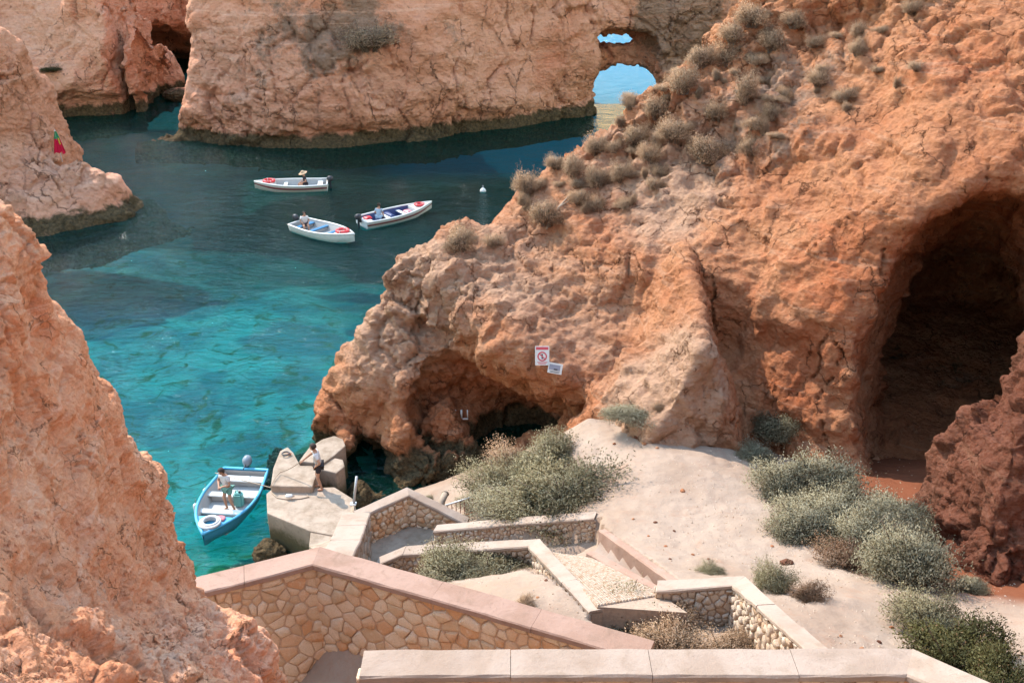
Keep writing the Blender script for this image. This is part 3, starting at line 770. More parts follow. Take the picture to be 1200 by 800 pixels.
def clip_poly(poly, px, py, nx, ny):
    """keep the side where (p - P).n <= 0"""
    out = []
    for i in range(len(poly)):
        a, b = poly[i], poly[(i + 1) % len(poly)]
        da = (a[0] - px) * nx + (a[1] - py) * ny; db = (b[0] - px) * nx + (b[1] - py) * ny
        if da <= 0: out.append(a)
        if (da < 0) != (db < 0):
            t = da / (da - db); out.append((a[0] + t * (b[0] - a[0]), a[1] + t * (b[1] - a[1])))
    return out
def rubble_cells(L, zb0, zb1, zt0, zt1, size, rnd, gap):
    """irregular stones over a wall face; returns rounded polygons in (s, z)"""
    face = [(0, zb0), (L, zb1), (L, zt1), (0, zt0)]
    zlo, zhi = min(zb0, zb1), max(zt0, zt1)
    pts = []; row = 0; z = zlo - size * .3
    while z < zhi + size:
        hgt = size * rnd.uniform(.5, 1.05); s = -size * rnd.random()
        while s < L + size:
            w = size * rnd.choice((.4, .55, .8, 1.0, 1.4, 1.9)); pts.append((s + w * .5 + rnd.uniform(-.1, .1) * size, z + hgt * .5 + rnd.uniform(-.3, .3) * size)); s += w
        z += hgt
    out = []
    for i, (px, py) in enumerate(pts):
        poly = face
        for j, (qx, qy) in enumerate(pts):
            if i == j or abs(qx - px) > 3.4 * size or abs(qy - py) > 2.6 * size: continue
            dx, dy = qx - px, qy - py
            poly = clip_poly(poly, (px + qx) / 2, (py + qy) / 2, dx, dy)
            if len(poly) < 3: break
        if len(poly) < 3: continue
        cx = sum(p[0] for p in poly) / len(poly); cy = sum(p[1] for p in poly) / len(poly)
        ar = abs(sum(poly[k][0] * poly[(k + 1) % len(poly)][1] - poly[(k + 1) % len(poly)][0] * poly[k][1] for k in range(len(poly)))) / 2
        if ar < (size * .25) ** 2: continue
        rr = math.sqrt(ar / math.pi)
        f = max(.5, 1 - gap / rr)
        poly = [(cx + (x - cx) * f, cy + (y - cy) * f) for x, y in poly]
        ch = []
        for k in range(len(poly)):
            a, b = poly[k], poly[(k + 1) % len(poly)]
            ch += [(a[0] * .88 + b[0] * .12, a[1] * .88 + b[1] * .12), (a[0] * .12 + b[0] * .88, a[1] * .12 + b[1] * .88)]
        out.append((ch, (cx, cy), rr))
    return out
def stone_geo(cell, A, T, Nn, rnd, proud):
    ch, (cx, cy), rr = cell
    d = proud * rnd.choice((.4, .7, 1.0, 1.3, 1.8)); n = len(ch)
    def P(s, z, o): return (A[0] + T[0] * s + Nn[0] * o, A[1] + T[1] * s + Nn[1] * o, z)
    tx, tz = rnd.uniform(-.25, .25), rnd.uniform(-.25, .25)
    V = [P(s, z, -.03) for s, z in ch]
    V += [P(cx + (s - cx) * .96, cy + (z - cy) * .96, d * .7) for s, z in ch]
    V += [P(cx + (s - cx) * .84, cy + (z - cy) * .84, d * (1 + rnd.uniform(-.15, .15)) + .25 * d * (tx * (s - cx) + tz * (z - cy)) / rr) for s, z in ch]
    F = []
    for k in range(n):
        j = (k + 1) % n
        F += [(k, j, n + j, n + k), (n + k, n + j, 2 * n + j, 2 * n + k)]
    F.append(tuple(range(2 * n, 3 * n)))
    return V, F
def sweep(name, pts, widths, th, mat, parent, rnd=None, seg=.28, ch=.03, ends=(None, None)):
    """a slab course along a polyline of top-centre points, mitred, with worn edges"""
    st = []
    for i, p in enumerate(pts):
        d0 = (pts[i] - pts[i - 1]).xy.normalized() if i else ((pts[0] - ends[0]).xy.normalized() if ends[0] else None)
        d1 = (pts[i + 1] - pts[i]).xy.normalized() if i + 1 < len(pts) else ((ends[1] - pts[-1]).xy.normalized() if ends[1] else None)
        d = d0 if d1 is None else d1 if d0 is None else (d0 + d1).normalized()
        n = Vector((d.y, -d.x)); k = 1.0
        if d0 is not None and d1 is not None: k = 1 / max(.45, n.dot(Vector((d1.y, -d1.x))))
        st.append((p, n * k, widths[i] if isinstance(widths, (list, tuple)) else widths))
    V = []; F = []; ns = 0
    for i in range(len(st) - 1):
        (p0, n0, w0), (p1, n1, w1) = st[i], st[i + 1]
        m = max(2, int((p1 - p0).length / seg))
        for q in range(m + (1 if i == len(st) - 2 else 0)):
            t = q / m; p = p0.lerp(p1, t); n = n0.lerp(n1, t); w = w0 + (w1 - w0) * t
            j = [rnd.uniform(-.009, .009) for _ in range(4)] if rnd else [0] * 4
            a = .5 * w
            for (o, z) in ((a + j[0], -th), (a + j[0], -ch + j[1]), (a - ch + j[0], j[2] * .6), (-a + ch + j[3], j[1] * .6), (-a + j[3], -ch), (-a + j[3], -th)):
                V.append((p.x + n.x * o, p.y + n.y * o, p.z + z))
            ns += 1
    for i in range(ns - 1):
        for k in range(6):
            j = (k + 1) % 6; F.append((i * 6 + k, i * 6 + j, i * 6 + 6 + j, i * 6 + 6 + k))
    F.append(tuple(range(5, -1, -1))); F.append(tuple(range((ns - 1) * 6, ns * 6)))
    return py_obj(name, V, F, mat, parent)
def slabs(pts, w, th, mat, parent, rnd):
    for i in range(len(pts) - 1):
        a, b = pts[i], pts[i + 1]; L = (b - a).length; n = max(1, round(L / rnd.uniform(1.5, 2.1)))
        cuts = [0] + sorted((k + rnd.uniform(-.18, .18)) / n for k in range(1, n)) + [1]
        for k in range(n):
            d = (b - a).normalized() * .004
            p0, p1 = a.lerp(b, cuts[k]), a.lerp(b, cuts[k + 1]); dz = Vector((0, 0, rnd.uniform(-.006, .006)))
            st = [p0 + (d if k else Vector()) + dz, p1 - (d if k < n - 1 else Vector()) + dz]
            e0 = pts[i - 1] if i and k == 0 else None; e1 = pts[i + 2] if i + 2 < len(pts) and k == n - 1 else None
            sweep('coping_slab', st, w, th, mat, parent, rnd, .28, .025, ends=(e0, e1))
def prism(name, poly, zb, mat, parent=None, bev=.03):
    """poly: top outline (x,y,z); straight down to zb"""
    bm = bmesh.new(); n = len(poly)
    t = [bm.verts.new(p) for p in poly]; b = [bm.verts.new((p[0], p[1], zb)) for p in poly]
    bm.faces.new(t); bm.faces.new(b[::-1])
    for k in range(n): bm.faces.new((t[k], b[k], b[(k + 1) % n], t[(k + 1) % n]))
    bmesh.ops.recalc_face_normals(bm, faces=bm.faces[:])
    if bev: bmesh.ops.bevel(bm, geom=[e for e in bm.edges if e.verts[0].co.z > zb + .01 or e.verts[1].co.z > zb + .01], offset=bev, segments=2, affect='EDGES', profile=.6)
    return bm_obj(name, bm, mat, parent)

def stone_wall(name, label, pts, height, thick, cope_w, cope_t, size, smat, mmat, cmat, seed, faces=True, ends=(False, False), proud=.032, gap=.014, limit=290, back=False):
    """pts: coping top-centre points; the stone face looks to the right-hand side of the line (towards -Y when it runs +X)"""
    rnd = random.Random(seed)
    root = empty(name, (pts[0].x, pts[0].y, pts[0].z - height)); tag(root, label, 'wall', None, 'thing')
    off = -root.location
    pts = [p + off for p in pts]
    core = [Vector((p.x, p.y, p.z - cope_t * .6)) for p in pts]
    sweep('core', core, thick - .04, height, mmat, root, None, 9, .002)
    slabs(pts, cope_w, cope_t, cmat, root, rnd)
    cells = []
    for i in range(len(pts) - 1):
        for side in ((1, -1) if back else (1,)):
            a, b = pts[i], pts[i + 1]
            if side < 0: a, b = b, a
            T = (b - a).xy; L = T.length; T = T / L; N = Vector((T.y, -T.x))
            A = Vector((a.x, a.y)) + N * (thick / 2 - .02)
            e = .02 if not (i and side > 0) else .0
            for c in rubble_cells(L, a.z - height, b.z - height, a.z - cope_t - .008, b.z - cope_t - .008, size, rnd, gap):
                cells.append((c, A, T, N))
    for k, q, en in ((0, 1, ends[0]), (-1, -2, ends[1])):
        if en:
            d = (pts[k] - pts[q]).xy.normalized(); Tt = Vector((-d.y, d.x)); A = pts[k].xy - Tt * thick / 2 + d * .0
            for c in rubble_cells(thick, pts[k].z - height, pts[k].z - height, pts[k].z - cope_t - .01, pts[k].z - cope_t - .01, size, rnd, gap): cells.append((c, A, Tt, d))
    cells.sort(key=lambda q: -q[0][1][1] * .0 - q[0][2])
    SV, SF, ST_ = [], [], []
    for m, (c, A, T, N) in enumerate(cells):
        V, F = stone_geo(c, A, T, N, rnd, proud)
        if m < limit: py_obj('stone', V, F, smat, root, True)
        else:
            o = len(SV); SV += V; SF += [tuple(i + o for i in f) for f in F]; ST_ += [rnd.random()] * len(V)
    if SV:
        o = py_obj('small_stones', SV, SF, smat, root, True, ST_); o['kind'] = 'stuff'
    return root

w_big = stone_wall('stone_wall', 'tall ochre rubble wall with pink coping that bends to a point above the quay',
    [W(196,694,15.1), W(371,650,15.8), W(762,762,13.2)], 3.6, .42, .56, .12, .30, M_stone_w, M_mortar, M_coping, 3)
w_near = stone_wall('stone_wall', 'broad pale parapet with level coping below the tall ochre wall, lowest flight of stairs',
    [W(424,776,9.75), W(1066,774,9.75), W(1180,824,8.7)], 1.5, .40, .50, .10, .26, M_stone_w, M_mortar, M_coping_w, 5, ends=(True, False))
w_plant = stone_wall('stone_wall', 'low planter wall with white coping bending down beside the cobbled ramp',
    [W(442,657,19.7), W(474,644,19.6), W(626,635,19.0), W(700,714,15.0)], 1.15, .26, .36, .09, .17, M_stone_p, M_mortar_p, M_coping_w, 6, proud=.035, gap=.014)
w_back = stone_wall('stone_wall', 'short pale rubble wall with white coping behind the low planter wall',
    [W(510,618,21.9), W(600,610,21.3), W(698,603,20.6)], 1.5, .28, .34, .08, .16, M_stone_p, M_mortar_p, M_coping_w, 7, ends=(False, True), proud=.035, gap=.013)
w_right = stone_wall('stone_wall', 'pale rubble retaining wall with white coping turning up beside the sandy slope',
    [W(770,686,15.7), W(866,680,15.4), W(975,775,11.3)], 1.7, .28, .36, .08, .18, M_stone_p, M_mortar_p, M_coping_w, 8, ends=(True, False), proud=.04, gap=.013)
w_land = stone_wall('stone_wall', 'orange rubble wall enclosing the shaded landing above the quay',
    [W(418,602,21.9), W(478,575,22.9), W(548,610,22.5)], 1.6, .30, .38, .09, .22, M_stone_w, M_mortar, M_coping_w, 9, proud=.04, gap=.015)
w_slab = stone_wall('parapet_wall', 'wide whitewashed parapet between the quay ramp and the shaded landing',
    [W(385,668,17.3), W(405,632,19.3), W(418,600,21.7)], 2.6, .62, .74, .10, .30, M_conc, M_conc, M_coping_w, 10, limit=0)

# landing floor, ramp, cobbles
lf = prism('landing_floor', [W(*q) for q in ((410,690,18.6),(404,612,23.0),(552,612,23.1),(570,668,19.6))] and [Vector((q.x, q.y, 3.0)) for q in (W(400,655,18.6), W(414,600,22.0), W(478,575,22.9), W(552,612,22.6), W(560,650,19.7))], 1.2, M_conc, None, .01)
lf['kind'] = 'structure'
rp = empty('cobbled_ramp', W(735,690,16.2)); tag(rp, 'cobbled ramp between the low planter wall and the kerbed steps', 'ramp')
def loc(o, p): return p - o.location
ra = [W(640,646,18.9), W(694,654,18.5), W(776,696,15.75), W(806,716,14.85), W(700,709,15.05)]
prism('ramp_bed', [loc(rp, q) - Vector((0, 0, .03)) for q in ra], loc(rp, ra[3]).z - 2.0, M_mortar_p, rp, .01)
# cobbles, too small to pick apart singly
cv, cf, ct = [], [], []
o0, o1, o2, o3 = loc(rp, ra[0]), loc(rp, ra[1]), loc(rp, ra[2]), loc(rp, ra[4])
nu, nv = 56, 21
for i in range(nu):
    for j in range(nv):
        q = []
        for du, dv in ((.06, .08), (.94, .08), (.94, .92), (.06, .92)):
            a = (i + du + rng.uniform(-.05, .05)) / nu; b = (j + dv + rng.uniform(-.07, .07)) / nv
            q.append(o0.lerp(o3, a).lerp(o1.lerp(o2, a), b))
        c = sum(q, Vector()) / 4; hgt = .014 + rng.uniform(0, .010); k = len(cv)
        cv += [v - Vector((0, 0, .03)) for v in q] + [c + (v - c) * .8 + Vector((0, 0, hgt)) for v in q]
        cf += [(k + 4, k + 5, k + 6, k + 7)] + [(k + m, k + (m + 1) % 4, k + 4 + (m + 1) % 4, k + 4 + m) for m in range(4)]
        ct += [rng.random()] * 8
co = py_obj('cobbles', cv, cf, M_stone_p, rp, True, ct); co['kind'] = 'stuff'

# kerbed flight of steps to the ledge
sf = empty('stone_steps', W(745,665,17.3)); tag(sf, 'short flight of pale steps between two low kerbs, leading onto the sand', 'steps')
k0, k1 = W(692,646,18.9), W(776,692,15.9)
m0, m1 = W(706,620,19.7), W(796,684,16.15)
sweep('kerb', [loc(sf, k0), loc(sf, k1)], .22, .7, M_coping, sf, rng)
sweep('kerb', [loc(sf, m0), loc(sf, m1)], .20, .7, M_coping, sf, rng)
for i in range(6):
    a, b = i / 6, (i + 1) / 6 + .01
    L0, L1 = k0.lerp(k1, a), k0.lerp(k1, b); R0, R1 = m0.lerp(m1, a), m0.lerp(m1, b)
    zt = min(L0.z, R0.z) - .22 + .0 * i
    pl = [Vector((q.x, q.y, zt)) - sf.location for q in (L0, L1, R1, R0)]
    prism('tread', pl, pl[0].z - .6, M_coping_w, sf, .015)

# quay
qy = empty('concrete_quay', WZ(360,600,0)); tag(qy, 'worn concrete quay of stepped blocks at the water below the stairs', 'quay')
def block(px, z, zb=-1.6, mat=M_conc, bev=.05, nm='block'):
    return prism(nm, [WZ(u, v, z) - qy.location for u, v in px], zb, mat, qy, bev)
block([(312,578),(318,573),(392,570),(414,584),(420,605),(396,628),(364,622),(313,601)], 1.15)
block([(317,569),(320,548),(328,528),(337,523),(344,530),(352,545),(366,545),(372,552),(366,570)], 1.4)
block([(350,540),(362,524),(378,514),(392,510),(402,514),(405,522),(392,533),(378,543)], 1.3)
block([(374,549),(380,541),(392,536),(402,538),(404,546),(394,554)], 1.22)
rampq = prism('ramp', [p - qy.location for p in (WZ(364,623,1.1), WZ(396,629,1.1), WZ(414,588,1.1), W(418,602,21.9) - Vector((0, 0, 1.0)), W(404,640,19.2) - Vector((0, 0, 1.3)), WZ(380,652,2.2), WZ(362,640,1.1))], -1.6, M_conc, qy, .02)

# ------------------------------------------------------------------ plants
def leaf_mat(name, a, b, c3, trans=.48):
    k = NT(name); p = k.pos(); at = k.attr('tint')
    n = k.noise(p, 2.2, 4, .6)
    c = k.mix(k.ramp(k.math('ADD', k.math('MULTIPLY', at, .7), k.math('MULTIPLY', n, .5)), .25, .85), a, b)
    c = k.mix(k.ramp(at, .86, .98), c, c3)
    k.fin(c, .75, None, .2)
    k.bsdf.inputs['Subsurface Weight'].default_value = 0
    tr = k.n.new('ShaderNodeBsdfTranslucent'); k.put(tr.inputs[0], c)
    m = k.n.new('ShaderNodeMixShader'); m.inputs[0].default_value = trans
    k.link(k.bsdf.outputs[0], m.inputs[1]); k.link(tr.outputs[0], m.inputs[2]); k.link(m.outputs[0], k.out.inputs[0])
    return k.m
L_silver = leaf_mat('silver_green_leaf', (.36, .315, .205), (.50, .44, .305), (.48, .39, .28))
L_green = leaf_mat('dusty_green_leaf', (.28, .24, .135), (.42, .36, .23), (.40, .29, .19))
L_dry = leaf_mat('dry_scrub_leaf', (.46, .28, .17), (.68, .47, .31), (.70, .50, .36))
L_red = leaf_mat('reddish_shrub_leaf', (.27, .15, .09), (.36, .23, .15), (.30, .24, .16))
L_dark = leaf_mat('dark_green_leaf', (.09, .085, .03), (.18, .16, .07), (.26, .15, .08))
M_twig = simple_mat('grey_twig', (.20, .14, .10), .9, .15, 20, 0)

def bush_mesh(seed, rx, rz, twigs, leaves, leaf, droop=.2, upright=.0):
    """domed shrub: twigs fan out from the root, leaf-sized faces along their outer part; unit about rx wide, rz high"""
    r = np.random.RandomState(seed)
    # outward directions, several uneven sub-domes give a lumpy outline
    nd = 9
    cen = np.stack([r.uniform(-.62, .62, nd) * rx, r.uniform(-.62, .62, nd) * rx, r.uniform(.1, .42, nd) * rz], 1)
    rad = r.uniform(.28, .66, nd)
    k = r.randint(0, nd, twigs)
    d = r.normal(size=(twigs, 3)); d[:, 2] = np.abs(d[:, 2]) * (.75 + upright) + .02; d /= np.linalg.norm(d, axis=1, keepdims=True)
    tip = cen[k] + d * rad[k][:, None] * np.array([rx, rx, rz]) * (r.uniform(.55, 1.08, twigs) + (r.rand(twigs) > .9) * r.uniform(0, .35, twigs))[:, None]
    tip[:, 2] = np.maximum(tip[:, 2], .02)
    root = cen[k] * np.array([.35, .35, 0]) + r.normal(size=(twigs, 3)) * np.array([.05, .05, 0]) * rx
    mid = (root + tip) * .5 + np.array([0, 0, .12 * rz])
    t = r.uniform(.45, 1.0, (twigs, leaves, 1)) ** .7
    P = (1 - t) ** 2 * root[:, None] + 2 * t * (1 - t) * mid[:, None] + t * t * tip[:, None]
    P = P + r.normal(size=P.shape) * .045 * rx * np.array([1, 1, .8])
    ax_ = (tip - mid); ax_ /= np.linalg.norm(ax_, axis=1, keepdims=True) + 1e-6
    a = ax_[:, None] * .8 + r.normal(size=P.shape) * .65; a /= np.linalg.norm(a, axis=2, keepdims=True)
    b = np.cross(a, r.normal(size=P.shape)); b /= np.linalg.norm(b, axis=2, keepdims=True) + 1e-6
    sz = leaf * r.uniform(.6, 1.4, P.shape[:2] + (1,))
    A = a * sz; B = b * sz * .20
    Q = np.stack([P - A * .5, P + B, P + A * .5, P - B], 2).reshape(-1, 3)
    n = len(Q) // 4; F = np.arange(n * 4).reshape(n, 4)
    tint = np.repeat(np.clip(r.rand(twigs)[:, None] * .6 + .45 * r.rand(twigs, leaves), 0, 1).ravel(), 4)
    # stems
    SV, SF = [], []
    for i in range(0, twigs, max(1, twigs // 60)):
        pts = [(1 - s) ** 2 * root[i] + 2 * s * (1 - s) * mid[i] + s * s * tip[i] for s in (0, .35, .7, 1)]
        o = len(SV)
        for j, q in enumerate(pts):
            w = .014 * rx * (1.3 - .3 * j) + .003
            for m in range(3):
                an = m * 2.0944; SV.append((q[0] + w * math.cos(an), q[1] + w * math.sin(an), q[2]))
        for j in range(3):
            for m in range(3): SF.append((o + j * 3 + m, o + j * 3 + (m + 1) % 3, o + j * 3 + 3 + (m + 1) % 3, o + j * 3 + 3 + m))
    nrm = P - np.array([0, 0, .15 * rz]); nrm /= np.linalg.norm(nrm, axis=2, keepdims=True) + 1e-6
    ln_ = np.cross(a, b); ln_ *= np.sign((ln_ * nrm).sum(2, keepdims=True)); nrm = nrm * .75 + ln_ * .35
    nrm = np.repeat(nrm.reshape(-1, 3), 4, axis=0); nrm /= np.linalg.norm(nrm, axis=1, keepdims=True)
    return (Q, F, tint, nrm), (np.array(SV), np.array(SF))
BUSH = {}
def bush_data(kind, mat, *a):
    L, S_ = bush_mesh(*a)
    me = np_mesh('foliage', L[0], L[1], mat, True, {'tint': L[2]}); me.normals_split_custom_set_from_vertices(L[3].tolist()); ms = np_mesh('stem', S_[0], S_[1], M_twig, False)
    BUSH.setdefault(kind, []).append((me, ms))
for sd in (1, 2): bush_data('silver', L_silver, sd, 1.0, 1.0, 2300, 15, .042)
for sd in (4, 5): bush_data('green', L_green, sd, 1.0, 1.0, 2000, 14, .046)
for sd in (6, 7): bush_data('dry', L_dry, sd, 1.0, 1.0, 1300, 13, .045, .2, .3)
bush_data('red', L_red, 9, 1.0, 1.0, 1200, 10, .055)
bush_data('dark', L_dark, 10, 1.0, 1.0, 1700, 11, .055)
bpy.context.view_layer.update()
def hit(u, v, objs):
    """where the sight line through a pixel meets the terrain"""
    o = Vector((0, 0, CAM_H)); d = Vector(ray(u, v)).normalized(); best = None
    for ob in objs:
        ok, p, n, _ = ob.ray_cast(o, d)
        if ok and (best is None or (p - o).length < (best[0] - o).length): best = (p, n)
    return best
nb_ = [0]
def bush(u, v, wpx, hpx, kind, label, name='shrub', objs=None, sink=.08, group=None, cat='shrub', Y=None):
    """root at pixel (u,v), about wpx wide and hpx high in the photograph"""
    h_ = None if Y else hit(u, v, objs or (o_ground, o_head))
    if h_ is None and Y is None: print('no ground for', label); return
    p = W(u, v, Y) if Y else h_[0]
    dep = (p - Vector((0, 0, CAM_H))).dot(Vector((0, CP, -SP)))
    s = dep / FPX; nb_[0] += 1
    rx = wpx * .5 * s / .95 * (1 if name == 'shrub' else .78); rz = hpx * s * (.9 if name == 'shrub' else 1.0)
    root = empty(name, (p.x, p.y, p.z - sink * rz), None, rng.uniform(0, 6.28)); root.scale = (rx, rx, rz)
    if kind != 'x':
        me, ms = BUSH[kind][nb_[0] % len(BUSH[kind])]
        link(bpy.data.objects.new('foliage', me), root)['kind'] = 'stuff'; link(bpy.data.objects.new('stem', ms), root)
    tag(root, label, cat, group)
    return root
bush(918,578,100,80,'silver','silver-green shrub at the foot of the orange wall, first of the cluster')
bush(968,582,112,95,'silver','tallest silver-green shrub against the orange wall')
bush(940,622,105,62,'silver','low silver shrub spilling onto the sand in front of the tallest one')
bush(998,640,120,78,'silver','wide silver shrub in the middle of the cluster by the cave')
bush(978,612,115,72,'silver','dense silver shrub linking the tall shrubs to the lower ones')
bush(1030,660,95,62,'silver','low silver shrub under the lip of the cave, above the round one')
bush(1046,622,110,76,'silver','silver shrub at the lip of the dark cave')
bush(1070,680,125,115,'silver','tall round silver shrub at the rim of the red bank')
bush(888,540,60,42,'silver','small pale shrub tucked against the orange wall beside the large shrub')
bush(915,512,70,45,'green','green sprig shrub climbing the wall above the silver shrubs')
bush(905,690,58,42,'green','small grey-green shrub beside the turning white coping')
bush(945,698,50,32,'red','small brownish shrub casting a long shadow on the sand')
bush(985,664,80,34,'red','reddish low shrub at the foot of the silver cluster')
bush(1090,745,100,70,'green','grey-green shrub at the top of the bank below the round silver shrub')
bush(1120,775,130,75,'dark','dark green shrub hanging down the bank beside the parapet')
bush(1165,815,110,80,'dark','dark shrub with brown stems at the foot of the bank')
bush(1138,694,46,36,'silver','little pale shrub on the pink ledge below the red outcrop')
bush(1195,800,60,46,'silver','silvery shrub at the end of the pale parapet')
bush(655,585,140,75,'green','broad grey-green shrub on the slope above the undercut')
bush(640,548,90,50,'green','upper grey-green shrub at the edge of the sandy ledge')
bush(588,578,95,52,'green','grey-green shrub half-way down the slope towards the railing')
bush(600,545,70,40,'dry','dry shrub at the lip of the undercut')
bush(558,592,60,26,'silver','small pale shrub beside the rusty railing')
bush(595,600,90,32,'silver','low pale shrub spilling behind the short rubble wall')
bush(640,602,130,35,'green','low green shrub along the back of the short rubble wall')
bush(520,680,110,30,'green','dusty shrub in the planter under the low white coping')
bush(580,672,110,34,'green','grey shrub filling the planter beside the bent coping')
bush(612,712,36,18,'dry','tiny dry tuft on the pink planter soil')
bush(722,748,110,66,'green','green shrub at the lower end of the cobbled ramp')
bush(745,742,80,44,'green','grey-green shrub hiding the end of the cobbled ramp')
bush(785,758,110,56,'dry','dry grey shrub under the pale retaining wall')
bush(850,760,90,34,'dry','flat dry shrub at the foot of the pale retaining wall')
bush(835,672,40,12,'green','tiny green tuft on the sand above the white coping')
bush(738,486,70,22,'silver','thin pale tuft where the sand meets the rock face')
bush(500,592,34,20,'silver','yellow-green tuft behind the orange landing wall', objs=(o_ground, o_head))
bush(770,478,24,12,'dry','tiny dry tuft at the foot of the white rock spur')
SCRUB = [(540,292,62,36),(618,232,44,40),(640,262,60,40),(668,205,46,30),(700,218,52,34),(728,212,40,30),(744,170,52,34),(770,138,46,34),(800,108,56,40),(790,165,60,34),(826,188,70,40),(870,120,50,44),(820,78,54,34),(850,80,60,40),(882,30,60,34),(760,190,44,28),
 (905,60,54,34),(700,180,44,28),(680,240,50,26),(840,140,44,28),(930,32,50,26),(860,50,50,30),(905,140,44,26),(580,290,40,20),(880,180,52,30),(960,100,44,24)]
SPEC = {0: 'dry scrub bush crowning the tip of the headland above the undercut', 1: 'upright scrub tuft on a step of the headland crest', 2: 'dry scrub around the pale dead branch', 7: 'scrub bush against the water of the sea arch', 20: 'scrub tuft on the rubble below the headland summit', 25: 'scrub bush at the edge of the bare orange rock'}
for i, (u, v, w, h) in enumerate(SCRUB):
    if i in SPEC: bush(u, v, w, h, 'dry', SPEC[i], 'scrub_bush', (o_head,), group='scrub along the headland crest')
    else: bush(u, v, w, h, 'dry', 'dry grey-brown scrub bush clinging to the crest of the headland', 'scrub_bush', (o_head,), group='scrub along the headland crest')
bush(60,84,26,9,'dark','dark green tuft on a ledge of the back cliff', objs=[o for o in bpy.data.objects if o.name == 'left_back_cliff'])
bush(432,42,70,40,'dry','brown plants hanging on the far cliff face', objs=(o_far,), sink=.5)

# many more low scrub tufts over the upper slope
rs_ = random.Random(5); n_s = 0
for _ in range(400):
    u, v = rs_.uniform(600, 1080), rs_.uniform(10, 260)
    lo = 215 - (u - 600) * .78; hi = 300 - (u - 600) * .42
    if not (lo < v < max(hi, lo + 40)) or v < 8: continue
    h_ = hit(u, v, (o_head,))
    if not h_ or h_[1].z < .25: continue
    bush(u, v, rs_.uniform(12, 46), rs_.uniform(7, 22), 'dry', 'low dry tuft of scrub among the bushes on the headland slope', 'scrub_tuft', (o_head,), group='small tufts on the headland slope'); n_s += 1
    if n_s > 62: break

# ------------------------------------------------------------------ small materials
def paint(name, col, rough=.45, var=.06): return simple_mat(name, col, rough, var, 6, .08, .004, .4)
P_white = paint('white_gelcoat', (.62, .60, .56)); P_cream = paint('cream_gelcoat', (.56, .50, .43)); P_blue = paint('sky_blue_paint', (.06, .30, .46)); P_blue2 = paint('dark_blue_paint', (.03, .15, .29))
P_grey = paint('grey_liner', (.40, .38, .36)); P_red = paint('red_vinyl', (.55, .035, .04)); P_black = paint('black_plastic', (.03, .03, .035)); P_silver = paint('silver_cowl', (.20, .23, .26), .3)
P_maroon = paint('maroon_stripe', (.16, .03, .03)); P_navy = paint('navy_cushion', (.03, .05, .14)); P_teal = paint('teal_crate', (.13, .36, .33)); P_pink = paint('pink_cloth', (.62, .20, .22))
C_skin = simple_mat('tanned_skin', (.42, .22, .14), .6, .06, 10, 0); C_white = simple_mat('white_cotton', (.62, .58, .55), .9, .08, 14, .2)
C_black = simple_mat('black_cotton', (.035, .03, .035), .9, .1, 14, .2); C_hair = simple_mat('dark_hair', (.045, .028, .02), .7, .2, 30, .3); C_straw = simple_mat('straw', (.45, .31, .19), .9, .15, 30, .3)
C_grey = simple_mat('grey_cotton', (.36, .33, .33), .9, .1, 14, .2); C_green = simple_mat('green_shorts', (.15, .30, .25), .9, .1, 14, .2); C_blue = simple_mat('pale_blue_cotton', (.33, .43, .52), .9, .1, 14, .2)
C_rope = simple_mat('hemp_rope', (.36, .27, .20), .95, .15, 40, .4); C_steel = simple_mat('galvanised_steel', (.45, .43, .42), .45, .1, 20, .1, .003, .4, .6); C_rust = simple_mat('rusty_iron', (.26, .10, .06), .9, .2, 20, .3)
C_red = simple_mat('red_cotton', (.5, .05, .06), .9, .1, 14, .2)

def used(V, F):
    ids = sorted({i for f in F for i in f}); m = {q: n for n, q in enumerate(ids)}
    return [V[i] for i in ids], [tuple(m[i] for i in f) for f in F]
def tube_geo(pts, r, n=6):
    pts = [Vector(p) for p in pts]; V = []; F = []
    for i, p in enumerate(pts):
        d = (pts[min(i + 1, len(pts) - 1)] - pts[max(i - 1, 0)]).normalized()
        u = d.cross(Vector((0, 0, 1)))
        if u.length < .05: u = d.cross(Vector((1, 0, 0)))
        u.normalize(); w = d.cross(u); rr = r[i] if isinstance(r, (list, tuple)) else r
        for k in range(n):
            a = 2 * math.pi * k / n; V.append(p + u * rr * math.cos(a) + w * rr * math.sin(a))
    for i in range(len(pts) - 1):
        for k in range(n): F.append((i * n + k, i * n + (k + 1) % n, i * n + n + (k + 1) % n, i * n + n + k))
    F.append(tuple(range(n - 1, -1, -1))); F.append(tuple(range((len(pts) - 1) * n, len(pts) * n)))
    return V, F
def tube(name, pts, r, mat, parent=None, n=6):
    V, F = tube_geo(pts, r, n); return py_obj(name, V, F, mat, parent, True)
def boxm(name, c, size, mat, parent=None, bev=.01, rot=None):
    bm = bmesh.new(); bmesh.ops.create_cube(bm, size=1.0)
    for v in bm.verts: v.co = Vector((v.co.x * size[0], v.co.y * size[1], v.co.z * size[2]))
    if bev: bmesh.ops.bevel(bm, geom=bm.edges[:], offset=bev, segments=2, affect='EDGES')
    if rot: bmesh.ops.rotate(bm, verts=bm.verts[:], cent=(0, 0, 0), matrix=rot)
    for v in bm.verts: v.co += Vector(c)
    return bm_obj(name, bm, mat, parent)
def torus_geo(R1, r, c=(0, 0, 0), n=20, m=8, sq=1.0):
    V = [(c[0] + (R1 + r * math.cos(b)) * math.cos(a), c[1] + (R1 + r * math.cos(b)) * math.sin(a), c[2] + r * sq * math.sin(b)) for a in [2 * math.pi * i / n for i in range(n)] for b in [2 * math.pi * j / m for j in range(m)]]
    F = [(i * m + j, ((i + 1) % n) * m + j, ((i + 1) % n) * m + (j + 1) % m, i * m + (j + 1) % m) for i in range(n) for j in range(m)]
    return V, F

